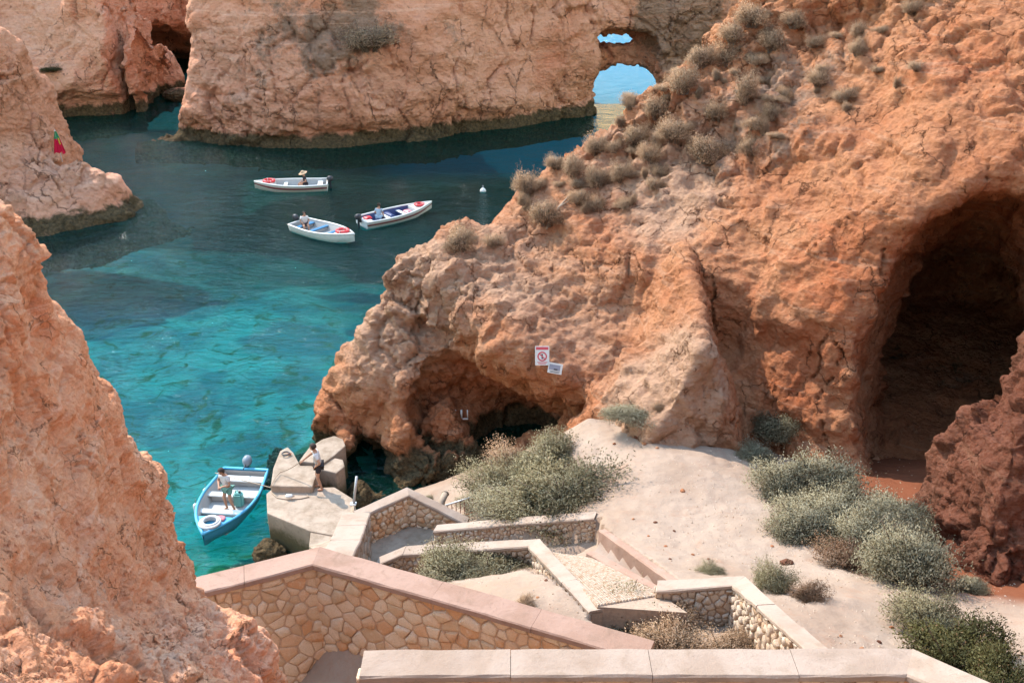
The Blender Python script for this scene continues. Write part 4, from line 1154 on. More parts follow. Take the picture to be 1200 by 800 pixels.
# ------------------------------------------------------------------ boats
def boat(name, label, bow, stern, beam, hull, rail, liner, bench, deck, stripe=None, cat='boat', motor=P_black, z0=0.0, grp=None):
    L = (bow - stern).xy.length; d = (bow - stern).xy.normalized()
    root = empty(name, (stern.x, stern.y, z0), None, math.atan2(d.y, d.x)); tag(root, label, cat, grp)
    n = 16
    def bt(t): return beam * .5 * ((.84 + .16 * min(1, t / .35)) if t < .35 else max(.02, 1 - ((t - .35) / .65) ** 2.5))
    def sh(t): return .40 + .04 * (1 - t) ** 2 + .24 * t ** 2.2
    def kl(t): return -.20 + .42 * max(0, t - .72) ** 1.5 / .28 ** 1.5
    T = [i / (n - 1) for i in range(n)]
    V, F = [], []
    for t in T:
        b, s_, k_ = bt(t), sh(t), kl(t); x = L * (t * .965 + .035 * t ** 6)
        rake = .0
        for sy in (-1, 1):
            V += [(x - .12 * L * max(0, t - .6) * 0, 0, k_), (x, sy * b * .70, k_ + .10 + .12 * t), (x, sy * b * .93, k_ + (s_ - k_) * .62), (x, sy * b, s_)]
    for i in range(n - 1):
        for q in (0, 4):
            for k in range(3):
                f = (i * 8 + q + k, i * 8 + q + k + 1, i * 8 + 8 + q + k + 1, i * 8 + 8 + q + k); F.append(f if q else f[::-1])
    F.append((0, 1, 2, 3, 7, 6, 5))
    hl = py_obj('hull', V, F, hull, root, True)
    if stripe:
        sv, sf = [], []
        for t in T:
            for sy in (-1, 1):
                b, s_, k_ = bt(t), sh(t), kl(t); x = L * (t * .965 + .035 * t ** 6)
                sv += [(x, sy * (b * .975 + .012), k_ + (s_ - k_) * .80), (x, sy * (b * .94 + .012), k_ + (s_ - k_) * .62)]
        for i in range(n - 1):
            sf += [(i * 4, i * 4 + 1, i * 4 + 5, i * 4 + 4), (i * 4 + 2, i * 4 + 6, i * 4 + 7, i * 4 + 3)]
        py_obj('stripe', sv, sf, stripe, hl, True)
    # liner: inner sides and floor
    V, F = [], []
    ti = [.02 + .80 * i / 11 for i in range(12)]
    for t in ti:
        b, s_ = bt(t) - .07, sh(t); x = L * (t * .965 + .035 * t ** 6)
        V += [(x, -b, s_ - .01), (x, -b * .82, .06), (x, b * .82, .06), (x, b, s_ - .01)]
    for i in range(11):
        for k in range(3): F.append((i * 4 + k, i * 4 + 4 + k, i * 4 + 5 + k, i * 4 + 1 + k))
    F.append((0, 1, 2, 3)); F.append((47, 46, 45, 44))
    py_obj('liner', V, F, liner, root)
    # gunwale all round
    gp = [(L * (t * .965 + .035 * t ** 6), -(bt(t) - .03), sh(t) + .015) for t in T] + [(L * (t * .965 + .035 * t ** 6), bt(t) - .03, sh(t) + .015) for t in T[::-1]]
    gp += [gp[0]]
    tube('gunwale', gp, .055, rail, root, 7)
    # benches
    for t, w in ((.10, .34), (.34, .26), (.58, .24)):
        b = (bt(t) - .09) * 2; boxm('bench', (L * t, 0, .30), (w, b, .06), bench, root, .015)
        boxm('bench_front', (L * t, 0, .17), (w * .5, b * .86, .2), liner, root, .01)
    # foredeck
    V, F = [], []
    td = [.74 + .25 * i / 6 for i in range(7)]
    for t in td:
        b, s_ = max(.01, bt(t) - .05), sh(t); x = L * (t * .965 + .035 * t ** 6)
        V += [(x, -b, s_ - .02), (x, 0, s_ + .02), (x, b, s_ - .02)]
    for i in range(6): F += [(i * 3, i * 3 + 3, i * 3 + 4, i * 3 + 1), (i * 3 + 1, i * 3 + 4, i * 3 + 5, i * 3 + 2)]
    k = len(V); t = .74; b = bt(t) - .08; x = L * (t * .965)
    V += [(x, -b, .08), (x, b, .08)]; F.append((0, 1, 2, k + 1, k))
    py_obj('foredeck', V, F, deck, root)
    boxm('transom', (.02, 0, .24), (.09, bt(0) * 1.8, .36), rail, root, .02)
    # outboard motor
    V, F = [], []
    prof = [(0, .0), (.10, .01), (.15, .06), (.165, .16), (.15, .26), (.10, .33), (0, .36)]
    for (rr, z) in prof:
        for a in range(10):
            an = a * math.pi / 5; V.append((-.20 + rr * 1.35 * math.cos(an), rr * math.sin(an), .50 + z))
    for i in range(6):
        for a in range(10): F.append((i * 10 + a, i * 10 + (a + 1) % 10, i * 10 + 10 + (a + 1) % 10, i * 10 + 10 + a))
    om = py_obj('outboard_motor', V, F, motor, root, True)
    boxm('shaft', (-.20, 0, .18), (.12, .07, .74), P_black, om, .02)
    boxm('bracket', (-.07, 0, .40), (.16, .16, .18), P_black, om, .02)
    tube('tiller', [(-.12, 0, .62), (.1, .02, .64), (.34, .04, .66)], .022, P_black, om)
    return root, L, sh
b1, L1, sh1 = boat('motor_boat', 'sky-blue open motor boat moored beside the quay', WZ(241,646,0), WZ(290,562,0), 1.95, P_blue, P_blue, P_grey, P_white, P_blue, None, 'boat', P_silver)
b2, L2, sh2 = boat('motor_boat', 'white motor boat with a cream hull and one sun-hatted person, off the far cliff', WZ(299,222,.1), WZ(384,219,.1), 1.9, P_cream, P_white, P_grey, P_white, P_white, P_maroon)
b3, L3, sh3 = boat('motor_boat', 'white motor boat with a red bow cushion and plain sides, between the two striped boats', WZ(416,285,.1), WZ(350,266,.1), 1.9, P_white, P_white, P_grey, P_blue2, P_white)
b4, L4, sh4 = boat('motor_boat', 'white motor boat with navy, white and red cushions and a dark side stripe', WZ(506,246,.1), WZ(424,264,.1), 1.8, P_white, P_white, P_navy, P_white, P_white, P_maroon)
def on_boat(b, x, y, z): return b.matrix_basis @ Vector((x, y, z))
def cushion(name, label, b, x, y, z, size, mat, cat):
    """soft lumpy bundle lying in a boat"""
    bm = bmesh.new(); bmesh.ops.create_icosphere(bm, subdivisions=3, radius=1.0)
    for v in bm.verts:
        q = v.co.copy(); k = 1 + .18 * math.sin(5 * q.x + 2) * math.cos(4 * q.y + 1) + .08 * math.sin(9 * q.y)
        v.co = Vector((math.copysign(abs(q.x) ** .7, q.x) * size[0] * k, math.copysign(abs(q.y) ** .7, q.y) * size[1] * k, max(q.z, -.25) * size[2] * k))
    o = bm_obj(name, bm, mat, None, True); o.location = on_boat(b, x, y, z + size[2] * .25); o.rotation_euler = b.rotation_euler
    return tag(o, label, cat)
def ring_buoy(label, b, x, y, z, mat, band, R1=.28, r=.075):
    root = empty('lifebuoy', on_boat(b, x, y, z + r * .9), None, b.rotation_euler.z); tag(root, label, 'lifebuoy')
    V, F = torus_geo(R1, r, sq=.9); py_obj('ring', V, F, mat, root, True)
    for k in range(4):
        V, F = torus_geo(r * 1.06, .012, n=12, m=6); a = k * math.pi / 2 + .4
        M = Matrix.Translation((R1 * math.cos(a), R1 * math.sin(a), 0)) @ Matrix.Rotation(a, 4, 'Z') @ Matrix.Rotation(math.pi / 2, 4, 'X')
        py_obj('band', [M @ Vector(v) for v in V], F, band, root, True)
ring_buoy('red lifebuoy on the foredeck of the boat with the sun-hatted person', b2, L2 * .80, 0, sh2(.8) + .02, P_red, P_white, .34, .10)
ring_buoy('red lifebuoy on the bow of the plain-sided white boat', b3, L3 * .80, 0, sh3(.8) + .02, P_red, P_white, .32, .10)
ring_buoy('red lifebuoy at the pointed bow of the boat with coloured cushions', b4, L4 * .82, 0, sh4(.8) + .02, P_red, P_white, .26, .08)
cushion('seat_cushion', 'red cushion by the stern of the boat with coloured cushions', b4, L4 * .12, .30, .33, (.24, .24, .10), P_red, 'cushion')
cushion('seat_cushion', 'pink cushion beside the navy seats', b4, L4 * .64, -.1, .33, (.22, .34, .10), P_pink, 'cushion')
cushion('seat_cushion', 'navy cushion on the middle bench of the boat with coloured cushions', b4, L4 * .40, .1, .33, (.16, .50, .09), P_navy, 'cushion')
# rope coil and cloth on the blue boat's foredeck
coil = empty('rope_coil', on_boat(b1, L1 * .86, 0, sh1(.86) - .01)); tag(coil, 'off-white rope coil lying on the blue foredeck', 'rope')
for k, (R1, z) in enumerate(((.30, .05), (.27, .10), (.31, .14), (.25, .18))):
    V, F = torus_geo(R1, .05, (.01 * k, .02 * (k % 2), z), 22, 7); py_obj('loop', V, F, C_white, coil, True)
cushion('cloth_bundle', 'small pink cloth bundle behind the rope coil', b1, L1 * .76, .12, .55, (.14, .22, .07), P_pink, 'cloth')
cr = empty('fuel_can', on_boat(b1, L1 * .40, .28, .06)); cr.rotation_euler = b1.rotation_euler; tag(cr, 'teal plastic can standing beside the person in the blue boat', 'can')
boxm('can_body', (0, 0, .26), (.26, .30, .52), P_teal, cr, .05); boxm('can_neck', (0, .06, .55), (.08, .08, .08), P_black, cr, .02); tube('can_handle', [(0, -.1, .52), (0, -.06, .60), (0, .02, .60)], .018, P_teal, cr)
for k, t in enumerate((.30, .52)):
    f = empty('boat_fender', on_boat(b1, L1 * t, -1.02, .22)); tag(f, 'white fender hanging between the blue boat and the quay', 'fender', 'fenders on the blue boat')
    V, F = tube_geo([(0, 0, -.22), (0, 0, -.16), (0, 0, .14), (0, 0, .2)], [.03, .09, .09, .02], 10); py_obj('fender_body', V, F, P_white, f, True)
    tube('lanyard', [(0, 0, .19), (.0, .05, .34)], .01, C_rope, f)

# ------------------------------------------------------------------ people
def skin_mesh(verts, edges, radii, root=0, lev=2):
    me = bpy.data.meshes.new('tmp'); me.from_pydata(verts, edges, []); o = bpy.data.objects.new('tmp', me); COL.objects.link(o)
    o.modifiers.new('s', 'SKIN'); o.modifiers.new('u', 'SUBSURF').levels = lev
    for i, v in enumerate(me.skin_vertices[0].data):
        r = radii[i]; v.radius = (r, r) if not isinstance(r, tuple) else r; v.use_root = i == root
    bpy.context.view_layer.update()
    ev = o.evaluated_get(bpy.context.evaluated_depsgraph_get()); m = bpy.data.meshes.new_from_object(ev)
    bpy.data.objects.remove(o); bpy.data.meshes.remove(me)
    m.polygons.foreach_set('use_smooth', np.ones(len(m.polygons), bool)); return m
def person(label, locv, rz, J, top, bottom, hair=C_hair, hat=None, group=None, s=1.0):
    """J: joints; x forward, y to the person's left, z up from the feet or seat"""
    root = empty('person', locv, None, rz); root.scale = (s, s, s); tag(root, label, 'person', group)
    V, E, Rr = [], [], []
    def add(p, r, par=None):
        V.append(tuple(p)); Rr.append(r); i = len(V) - 1
        if par is not None: E.append((par, i))
        return i
    P = {k: Vector(v) for k, v in J.items()}
    pel = add(P['pelvis'], (.15, .115)); sp = add(P['pelvis'].lerp(P['chest'], .5), (.135, .10), pel); che = add(P['chest'], (.165, .11), sp)
    nk = add(P['neck'], .052, che); hd0 = add(P['neck'].lerp(P['head'], .55), .075, nk); hd = add(P['head'], .095, hd0)
    up = (P['head'] - P['neck']).normalized(); top_ = add(P['head'] + up * .085, .07, hd)
    f = Vector(J.get('face', (1, 0, 0))).normalized(); add(P['head'] + f * .10 - up * .01, .02, hd)
    for sd in ('l', 'r'):
        a = add(P['sh' + sd], .062, che); b = add(P['el' + sd], .043, a); c = add(P['wr' + sd], .030, b)
        dv = (P['wr' + sd] - P['el' + sd]).normalized(); pm = add(P['wr' + sd] + dv * .055, (.040, .022), c)
        side = dv.cross(Vector((0, 0, 1)));
        if side.length < .2: side = dv.cross(Vector((0, 1, 0)))
        side.normalize(); cu = dv.cross(side).normalized()
        for q, ln in ((-.030, .060), (-.010, .072), (.010, .068), (.030, .052)):
            k1 = add(P['wr' + sd] + dv * .095 + side * q, .010, pm); k2 = add(P['wr' + sd] + dv * (.095 + ln * .55) + side * q + cu * .012, .009, k1)
            add(P['wr' + sd] + dv * (.095 + ln) + side * q + cu * .034, .008, k2)
        t1 = add(P['wr' + sd] + dv * .045 + side * -.045, .011, pm); add(P['wr' + sd] + dv * .085 + side * -.062 + cu * .02, .009, t1)
        h_ = add(P['hip' + sd], .088, pel); kn = add(P['kn' + sd], .058, h_); cf = add(P['kn' + sd].lerp(P['an' + sd], .35), .056, kn); an = add(P['an' + sd], .038, cf)
        td = Vector(J.get('toe', (1, 0, 0))); hl = add(P['an' + sd] + Vector((0, 0, -.05)) - td * .03, .036, an); add(P['an' + sd] + Vector((0, 0, -.055)) + td * .15, .034, hl)
    me = skin_mesh(V, E, Rr); me.materials.append(C_skin); link(bpy.data.objects.new('body', me), root)
    # shirt
    V, E, Rr = [], [], []
    a = add(P['pelvis'] + Vector((0, 0, -.02)), (.165, .135)); b = add(P['pelvis'].lerp(P['chest'], .5), (.155, .125), a); c = add(P['chest'], (.18, .13), b); add(P['chest'].lerp(P['neck'], .6), .085, c)
    for sd in ('l', 'r'):
        d = add(P['sh' + sd], .080, c); add(P['sh' + sd].lerp(P['el' + sd], .62), .066, d)
    me = skin_mesh(V, E, Rr); me.materials.append(top); link(bpy.data.objects.new('shirt', me), root)
    V, E, Rr = [], [], []
    a = add(P['pelvis'], (.168, .135))
    for sd in ('l', 'r'):
        d = add(P['hip' + sd], .108, a); add(P['hip' + sd].lerp(P['kn' + sd], .62), .092, d)
    me = skin_mesh(V, E, Rr); me.materials.append(bottom); link(bpy.data.objects.new('shorts', me), root)
    # hair, eyes, hat
    bm = bmesh.new(); bmesh.ops.create_icosphere(bm, subdivisions=3, radius=.118)
    hc = P['head'] + up * .025 - f * .012
    for v in list(bm.verts):
        if v.co.normalized().dot(f) > .45 and v.co.normalized().dot(up) < .55 or v.co.normalized().dot(up) < -.62: bm.verts.remove(v)
    for v in bm.verts: v.co = v.co * (1 + .05 * math.sin(40 * v.co.x) * math.cos(37 * v.co.y)) + hc
    bm_obj('hair', bm, hair, root, True)
    sd_ = up.cross(f).normalized()
    for q in (-1, 1):
        bm = bmesh.new(); bmesh.ops.create_icosphere(bm, subdivisions=1, radius=.012)
        for v in bm.verts: v.co += P['head'] + f * .088 + sd_ * q * .033 + up * .012
        bm_obj('eye', bm, C_hair, root)
    bm = bmesh.new(); bmesh.ops.create_icosphere(bm, subdivisions=1, radius=.014)
    for v in bm.verts: v.co = Vector((v.co.x * .5, v.co.y * 1.6, v.co.z * .5)) + P['head'] + f * .084 - up * .052
    bm_obj('mouth', bm, C_red, root)
    if hat:
        V, F = [], []
        for i, (rr, z) in enumerate(((.30, .02), (.24, .05), (.13, .06), (.125, .13), (.09, .17), (.01, .18))):
            for k in range(14): V.append(P['head'] + up * (z + .02) + (sd_ * math.cos(k * math.tau / 14) + sd_.cross(up) * math.sin(k * math.tau / 14)) * rr)
        for i in range(5):
            for k in range(14): F.append((i * 14 + k, i * 14 + (k + 1) % 14, i * 14 + 14 + (k + 1) % 14, i * 14 + 14 + k))
        py_obj('hat', V, F, hat, root, True)
    return root
STAND = dict(pelvis=(0, 0, .94), chest=(.05, 0, 1.26), neck=(.08, 0, 1.44), head=(.13, 0, 1.58), face=(1, 0, -.35), shl=(.05, .17, 1.36), shr=(.05, -.17, 1.36), ell=(-.06, .30, 1.14), elr=(.26, -.22, 1.18), wrl=(.06, .20, .99), wrr=(.48, -.18, 1.02),
    hipl=(0, .09, .88), hipr=(0, -.09, .88), knl=(.06, .12, .50), knr=(.10, -.12, .50), anl=(-.04, .14, .09), anr=(.04, -.13, .09))
ft = WZ(376,572,1.15)
person('person in a white top and black shorts hauling a rope on the quay', (ft.x, ft.y, 1.15), R(188), STAND, C_white, C_black)
ST2 = dict(STAND, ell=(.10, .26, 1.12), wrl=(.26, .10, 1.08), elr=(.12, -.26, 1.12), wrr=(.28, -.06, 1.06), head=(.15, 0, 1.57), face=(1, 0, -.6))
p_ = on_boat(b1, L1 * .46, .05, .06)
person('person in a pale top and green shorts standing in the blue boat', p_, R(235), ST2, C_white, C_green)
SIT = dict(pelvis=(0, 0, .10), chest=(.06, 0, .42), neck=(.08, 0, .60), head=(.12, 0, .74), face=(1, 0, -.2), shl=(.05, .17, .52), shr=(.05, -.17, .52), ell=(.06, .26, .28), elr=(.06, -.26, .28), wrl=(.28, .16, .18), wrr=(.28, -.14, .18),
    hipl=(.03, .10, .07), hipr=(.03, -.10, .07), knl=(.44, .13, .08), knr=(.44, -.13, .08), anl=(.46, .13, -.20), anr=(.48, -.13, -.20))
def seat(b, L, t): return on_boat(b, L * t, 0, .34)
person('person in a straw sun hat and dark clothes seated in a boat', seat(b2, L2, .30), b2.rotation_euler.z + R(20), SIT, C_black, C_black, C_hair, C_straw)
person('person in a white and red top seated at the stern of the plain-sided white boat', seat(b3, L3, .12), b3.rotation_euler.z - R(30), SIT, C_white, C_black)
person('person in pale blue seated in the boat with coloured cushions', seat(b4, L4, .24), b4.rotation_euler.z + R(40), SIT, C_blue, C_blue)

# ------------------------------------------------------------------ ropes, rails, signs, flag, floats
def sag(a, b, n=14, s=.3): return [a.lerp(b, i / n) - Vector((0, 0, s * 4 * (i / n) * (1 - i / n))) for i in range(n + 1)]
hand = Vector((ft.x, ft.y, 1.15)) + Matrix.Rotation(R(188), 3, 'Z') @ Vector((.54, -.18, 1.0))
ro = WZ(322,560,1.47)
tag(tube('mooring_rope', sag(hand, WZ(328,553,1.47), 10, .06) + [WZ(322,560,1.47), WZ(318,568,1.46), WZ(317,571,1.2), on_boat(b1, L1 * .1, -.95, .5)], .016, C_rope), 'thin mooring rope running from the hauling person to the blue boat', 'rope')
tag(tube('loose_rope', [WZ(u, v, 1.17) for u, v in ((318,577),(325,583),(337,585),(352,584),(362,582),(358,577),(352,574))] , .016, C_rope), 'loose rope lying across the lower quay block', 'rope')
k = empty('mooring_float', WZ(339,583,1.2)); tag(k, 'small white float lying on the lower quay block', 'float')
V, F = tube_geo([(-.12, 0, .06), (-.08, 0, .06), (.08, 0, .06), (.12, 0, .06)], [.03, .07, .07, .03], 10); py_obj('float_body', V, F, P_white, k, True); V, F = torus_geo(.03, .01, (.14, 0, .06), 10, 5); py_obj('eyelet', V, F, P_black, k, True)
k = empty('mooring_ring', WZ(335,532,1.45)); tag(k, 'dark iron mooring ring at the tip of the raised quay block', 'mooring ring')
V, F = torus_geo(.12, .025, (0, 0, .03), 16, 6); py_obj('ring', V, F, P_black, k, True); boxm('base_plate', (.12, 0, .015), (.14, .10, .03), C_rust, k, .005)
def mooring_buoy(u, v, r, label):
    p = WZ(u, v, 0); o = empty('mooring_buoy', p); tag(o, label, 'buoy')
    prof = [(0, -.6), (.6, -.5), (1, 0), (.75, .6), (.3, .95), (.12, 1.05), (.1, 1.3), (0, 1.32)]; V, F = [], []
    for a, z in prof:
        for q in range(12): V.append((r * a * math.cos(q * math.tau / 12), r * a * math.sin(q * math.tau / 12), r * z))
    for i in range(len(prof) - 1):
        for q in range(12): F.append((i * 12 + q, i * 12 + (q + 1) % 12, i * 12 + 12 + (q + 1) % 12, i * 12 + 12 + q))
    py_obj('float_body', V, F, P_white, o, True); V, F = torus_geo(r * .22, r * .06, n=10, m=5)
    py_obj('top_ring', [(x, z, y + r * 1.5) for x, y, z in V], F, C_steel, o, True)
mooring_buoy(566, 224, .22, 'white mooring buoy floating beyond the boat with coloured cushions')
mooring_buoy(651, 187, .13, 'tiny white buoy floating in the dark water by the headland crest')

# leaning post by the parapet, pipe stub and rusty railing above the hollow
pb = W(414,590,21.9); pt = W(418,558,22.1)
o = empty('handrail_post', pb); tag(o, 'pale metal post standing at the end of the wide parapet', 'post')
tube('post', [Vector((0, 0, -.05)), pt - pb], .035, C_steel, o, 8); boxm('foot_plate', (0, 0, .0), (.16, .16, .03), C_steel, o, .005)
a = W(514,596,24.6); b = W(522,578,25.2)
o = empty('concrete_pipe', a); tag(o, 'short pale pipe stub leaning out behind the orange landing wall', 'pipe')
V, F = tube_geo([Vector((0, 0, -.3)), (b - a) * .5, b - a], .10, 12); py_obj('pipe_body', V, F, M_conc, o, True)
V, F = torus_geo(.10, .022, n=14, m=6); Mx = (b - a).to_track_quat('Z', 'Y').to_matrix().to_4x4(); Mx.translation = b - a; py_obj('rim', [Mx @ Vector(v) for v in V], F, M_conc, o, True)
r0, r1 = W(522,592,24.2), W(566,578,24.6)
o = empty('metal_railing', r0 - Vector((0, 0, .7))); tag(o, 'low metal railing with rusty balusters above the hollow', 'railing')
q0, q1 = r0 - o.location, r1 - o.location
tube('top_rail', [q0, q1], .03, C_steel, o); tube('lower_rail', [q0 - Vector((0, 0, .55)), q1 - Vector((0, 0, .55))], .018, C_rust, o)
for i in range(9):
    c = q0.lerp(q1, (i + .5) / 9); tube('baluster', [c, c - Vector((0, 0, .75))], .014, C_rust, o)

def on_face(u, v, w, h):
    """frame on the rock: origin, right and up vectors of a board facing out of the cliff"""
    p, n = hit(u, v, (o_head,)); cs = [hit(u + du, v + dv, (o_head,)) for du in (-9, 0, 9) for dv in (-10, 0, 10)]
    n = Vector((-.12, -.93, .34)).normalized()
    off = max((c[0] - p).dot(n) for c in cs if c) if cs else 0
    off = min(off, .5)
    r = Vector((0, 0, 1)).cross(n).normalized(); upv = n.cross(r); return p + n * (off + .03), r, upv, n
def board(name, label, u, v, w, h, roll):
    c, r, upv, n = on_face(u, v, w, h); M = Matrix((r, upv, n)).transposed().to_4x4() @ Matrix.Rotation(roll, 4, 'Z'); M.translation = c
    o = empty(name, (0, 0, 0)); o.matrix_basis = M; tag(o, label, 'sign')
    boxm('panel', (0, 0, 0), (w, h, .025), P_white, o, .004)
    for sx in (-1, 1): tube('fixing_bar', [(sx * w * .3, 0, -.01), (sx * w * .3, 0, -.5)], .015, C_steel, o)
    return o
P_gred = paint('sign_red', (.55, .08, .10)); P_ggrey = paint('sign_grey', (.25, .25, .30)); P_ink = paint('sign_ink', (.06, .06, .07))
o = board('warning_sign', 'white warning sign with a red prohibition ring fixed to the headland face', 636, 416, .46, .62, R(3))
boxm('header_band', (0, .24, .016), (.40, .09, .006), P_gred, o, .001)
V, F = torus_geo(.135, .022, (0, -.02, .016), 24, 6, .3); py_obj('prohibition_ring', V, F, P_gred, o, True)
boxm('slash', (0, -.02, .017), (.27, .032, .006), P_gred, o, .001, Matrix.Rotation(R(-45), 3, 'Z'))
boxm('pictogram_head', (.0, .035, .0155), (.05, .05, .005), P_ink, o, .002); boxm('pictogram_body', (.0, -.05, .0155), (.045, .11, .005), P_ink, o, .002)
for k, yy in enumerate((-.20, -.235, -.27)): boxm('text_line', (0, yy, .015), (.34 - .05 * k, .014, .005), P_gred, o, .001)
o = board('notice_board', 'small grey notice tilted at the lower corner of the warning sign', 651, 431, .46, .34, R(-7))
boxm('picture_area', (-.02, .03, .0155), (.36, .18, .005), P_ggrey, o, .001); boxm('dark_patch', (.02, -.03, .018), (.12, .05, .006), P_ink, o, .001)
for k, yy in enumerate((-.10, -.13)): boxm('text_line', (0, yy, .0155), (.34 - .06 * k, .014, .005), P_ink, o, .001)
hb = hit(541, 486, (o_head,))
if hb:
    p = hb[0]; o = empty('metal_bracket', p); tag(o, 'white metal bracket of three prongs on the rock of the undercut', 'bracket')
    for x in (-.22, .0, .22): tube('prong', [(x, -.08, -.12), (x, -.10, .26)], .035 if x < .2 else .022, P_white, o, 8)
    tube('cross_bar', [(-.24, -.08, -.12), (.24, -.08, -.12)], .035, P_white, o, 8); tube('stay', [(0, -.08, -.12), (0, .6, -.12)], .03, C_steel, o)
# flag on the sea stack
fp = hit(72, 182, (o_stack,)); fp = W(72,184,60.3)
o = empty('flag', fp); o.scale = (.78, .78, .78); tag(o, 'green and red flag hanging limp from a pole on the sea stack', 'flag')
F_g = simple_mat('flag_green', (.03, .26, .10), .8, .08, 10, 0); F_r = simple_mat('flag_red', (.62, .01, .05), .8, .08, 10, 0); F_y = simple_mat('flag_yellow', (.60, .42, .05), .8, .08, 10, 0)
tube('pole', [(0, 0, -.4), (-.12, 0, 2.15)], .035, P_white, o, 8)
V, F = [], []
nr, nc = 15, 13
for i in range(nr):
    t = i / (nr - 1); wd = .08 + .50 * t ** .85
    for j in range(nc):
        a = (j / (nc - 1) - .45) * 2
        V.append((-.11 + a * wd * .85 + .05, -.06 + .10 * math.sin(j * 1.9) * (.35 + t) , 2.05 - 1.72 * t - .08 * math.cos(j * 1.3) * t))
me_f = [(i * nc + j, i * nc + j + 1, i * nc + nc + j + 1, i * nc + nc + j) for i in range(nr - 1) for j in range(nc - 1)]
fg = [f for q, f in enumerate(me_f) if q // (nc - 1) < 5]; fr_ = [f for q, f in enumerate(me_f) if q // (nc - 1) >= 5]
py_obj('green_field', *used(V, fg), F_g, o, True); py_obj('red_field', *used(V, fr_), F_r, o, True)
V2 = [(v[0], v[1] - .025, v[2]) for v in V]
py_obj('emblem', *used(V2, [me_f[q] for q in range(len(me_f)) if 4 <= q // (nc - 1) <= 7 and 7 <= q % (nc - 1) <= 9]), F_y, o, True)

# loose things: stones on the sand, dead branch, rocks in the channel
def rock_mesh(name, seed, mat, sub=3):
    bm = bmesh.new(); bmesh.ops.create_icosphere(bm, subdivisions=sub, radius=1.0)
    co = np.array([v.co[:] for v in bm.verts], np.float32); d = 1 + .30 * fbm(co * 1.1 + seed * 7.3, 3) + .16 * fbm(co * 3 + seed, 4, .6, mode=1)
    for v, k in zip(bm.verts, d): v.co = v.co * float(k)
    me = bpy.data.meshes.new(name); bm.to_mesh(me); bm.free(); me.polygons.foreach_set('use_smooth', np.ones(len(me.polygons), bool)); me.materials.append(mat); return me
rk = [rock_mesh('loose_stone', k, M_red if k == 0 else M_head) for k in range(3)]
def loose(u, v, px, label, i, objs=(o_ground, o_head), zs=.7, grp=None):
    h_ = hit(u, v, objs)
    if not h_: return
    s = px * .36 * (h_[0] - Vector((0, 0, CAM_H))).length / FPX
    o = link(bpy.data.objects.new('loose_stone', rk[i % 3])); o.location = h_[0]; o.scale = (s, s * .85, s * zs); o.rotation_euler = (0, 0, i * 1.7); tag(o, label, 'stone', grp)
loose(922,660,18,'brown stone on the sand above the brownish shrub',0)
loose(800,575,9,'lone small stone in the middle of the sandy ledge',1)
SM = [(768,612,6),(760,628,5),(780,640,6),(790,622,5),(742,608,5),(812,650,6),(830,655,5),(905,640,6),(1010,760,8),(1030,752,7),(985,745,6),(1045,735,7),(640,680,6),(655,672,5),(630,700,6),(785,655,5),(755,520,8),(770,525,6),(745,512,6),(720,520,6)]
for i, (u, v, px) in enumerate(SM): loose(u, v, px, 'small loose stone lying on the pale sand', i, grp='small stones on the sand')
h0 = hit(640, 272, (o_head,)); h1 = hit(668, 236, (o_head,))
if h0 and h1:
    o = empty('dead_branch', h0[0]); tag(o, 'bare pale branch lying across the headland crest scrub', 'branch')
    d = h1[0] - h0[0] + Vector((0, 0, .25)); tube('stick', [Vector((0, 0, .1)), d * .5 + Vector((0, -.05, .22)), d], [.05, .04, .02], M_conc, o); tube('twig', [d * .55 + Vector((0, -.05, .2)), d * .7 + Vector((.25, -.1, .25))], [.03, .012], M_conc, o)
def sea_rock(label, u, v, Y, r, seed, mat=M_far):
    p = W(u, v, Y); o = link(bpy.data.objects.new('sea_rock', rock_mesh('sea_rock', seed, mat, 5))); o.location = p; o.scale = r; tag(o, label, 'rock')
    me = o.data; n = len(me.vertices); z = np.zeros(n * 3, np.float32); me.vertices.foreach_get('co', z); zz = z.reshape(-1, 3)[:, 2] * r[2] + p.z
    at = me.attributes.new('algae', 'FLOAT', 'POINT'); at.data.foreach_set('value', (1 - sstep(.4, 1.6, zz)).astype(np.float32)); return o
sea_rock('tall brown rock standing in the narrow channel between the cliffs', 192, 92, 97, (1.6, 1.6, 2.9), 21)
sea_rock('low rock awash at the foot of the tall channel rock', 212, 112, 93, (1.4, 1.2, .6), 22)
sea_rock('dark rock in the green water seen through the hole by the quay', 436, 522, 36.5, (.9, .7, .7), 23, M_red)
sea_rock('wet rock at the foot of the quay beside the blue boat', 316, 652, 25.4, (.5, .5, .45), 24, M_head)

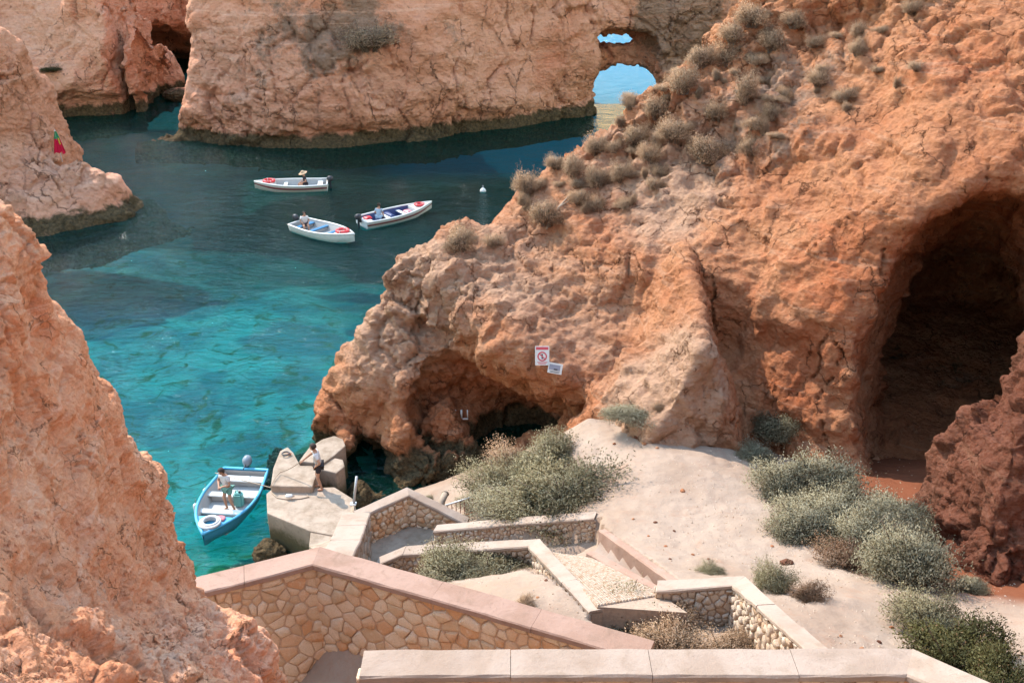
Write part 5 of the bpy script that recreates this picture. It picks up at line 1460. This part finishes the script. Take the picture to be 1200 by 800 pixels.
# gravel and grit on the sand, too small to count
gv, gf, gt = [], [], []
rs_ = random.Random(9); bpy.context.view_layer.update()
base = [(1, 0, 0), (-.9, .2, 0), (.1, .9, .1), (0, -1, .05), (.1, 0, .8), (0, .1, -.4)]
tri = [(0, 2, 4), (2, 1, 4), (1, 3, 4), (3, 0, 4), (2, 0, 5), (1, 2, 5), (3, 1, 5), (0, 3, 5)]
for _ in range(5200):
    u, v = rs_.uniform(560, 1190), rs_.uniform(485, 760)
    if vnoise(np.array([[u * .02, v * .03, 1.0]]))[0] < rs_.uniform(-.5, .5): continue
    h_ = hit(u, v, (o_ground,))
    if not h_: continue
    r_ = .010 * 10 ** rs_.uniform(0, .5); a_ = rs_.uniform(0, 6.3); k_ = len(gv); ca, sa = math.cos(a_), math.sin(a_)
    for (x, y, z) in base:
        j = rs_.uniform(.7, 1.3); gv.append((h_[0].x + r_ * j * (x * ca - y * sa), h_[0].y + r_ * j * (x * sa + y * ca), h_[0].z + r_ * j * z))
    gf += [tuple(q + k_ for q in t) for t in tri]; gt += [rs_.random()] * 6
gr = py_obj('gravel', gv, gf, M_stone_p, None, False, gt); tag(gr, 'fine gravel scattered over the pale sand', 'gravel', None, 'stuff')

# crumbled rubble lying on the near rock slope
gv, gf = [], []
for _ in range(2600):
    u, v = rs_.uniform(0, 330), rs_.uniform(600, 799)
    if vnoise(np.array([[u * .03, v * .03, 4.0]]))[0] < rs_.uniform(-.6, .4): continue
    h_ = hit(u, v, (o_fore,))
    if not h_ or h_[1].z < .45: continue
    r_ = .008 * 10 ** rs_.uniform(0, .75); a_ = rs_.uniform(0, 6.3); k_ = len(gv); ca, sa = math.cos(a_), math.sin(a_)
    for (x, y, z) in base:
        j = rs_.uniform(.7, 1.3); gv.append((h_[0].x + r_ * j * (x * ca - y * sa), h_[0].y + r_ * j * (x * sa + y * ca), h_[0].z + r_ * j * z))
    gf += [tuple(q + k_ for q in t) for t in tri]
gr = py_obj('rubble', gv, gf, M_fore, None, False); tag(gr, 'crumbled rubble lying on the big orange rock', 'rubble', None, 'stuff')
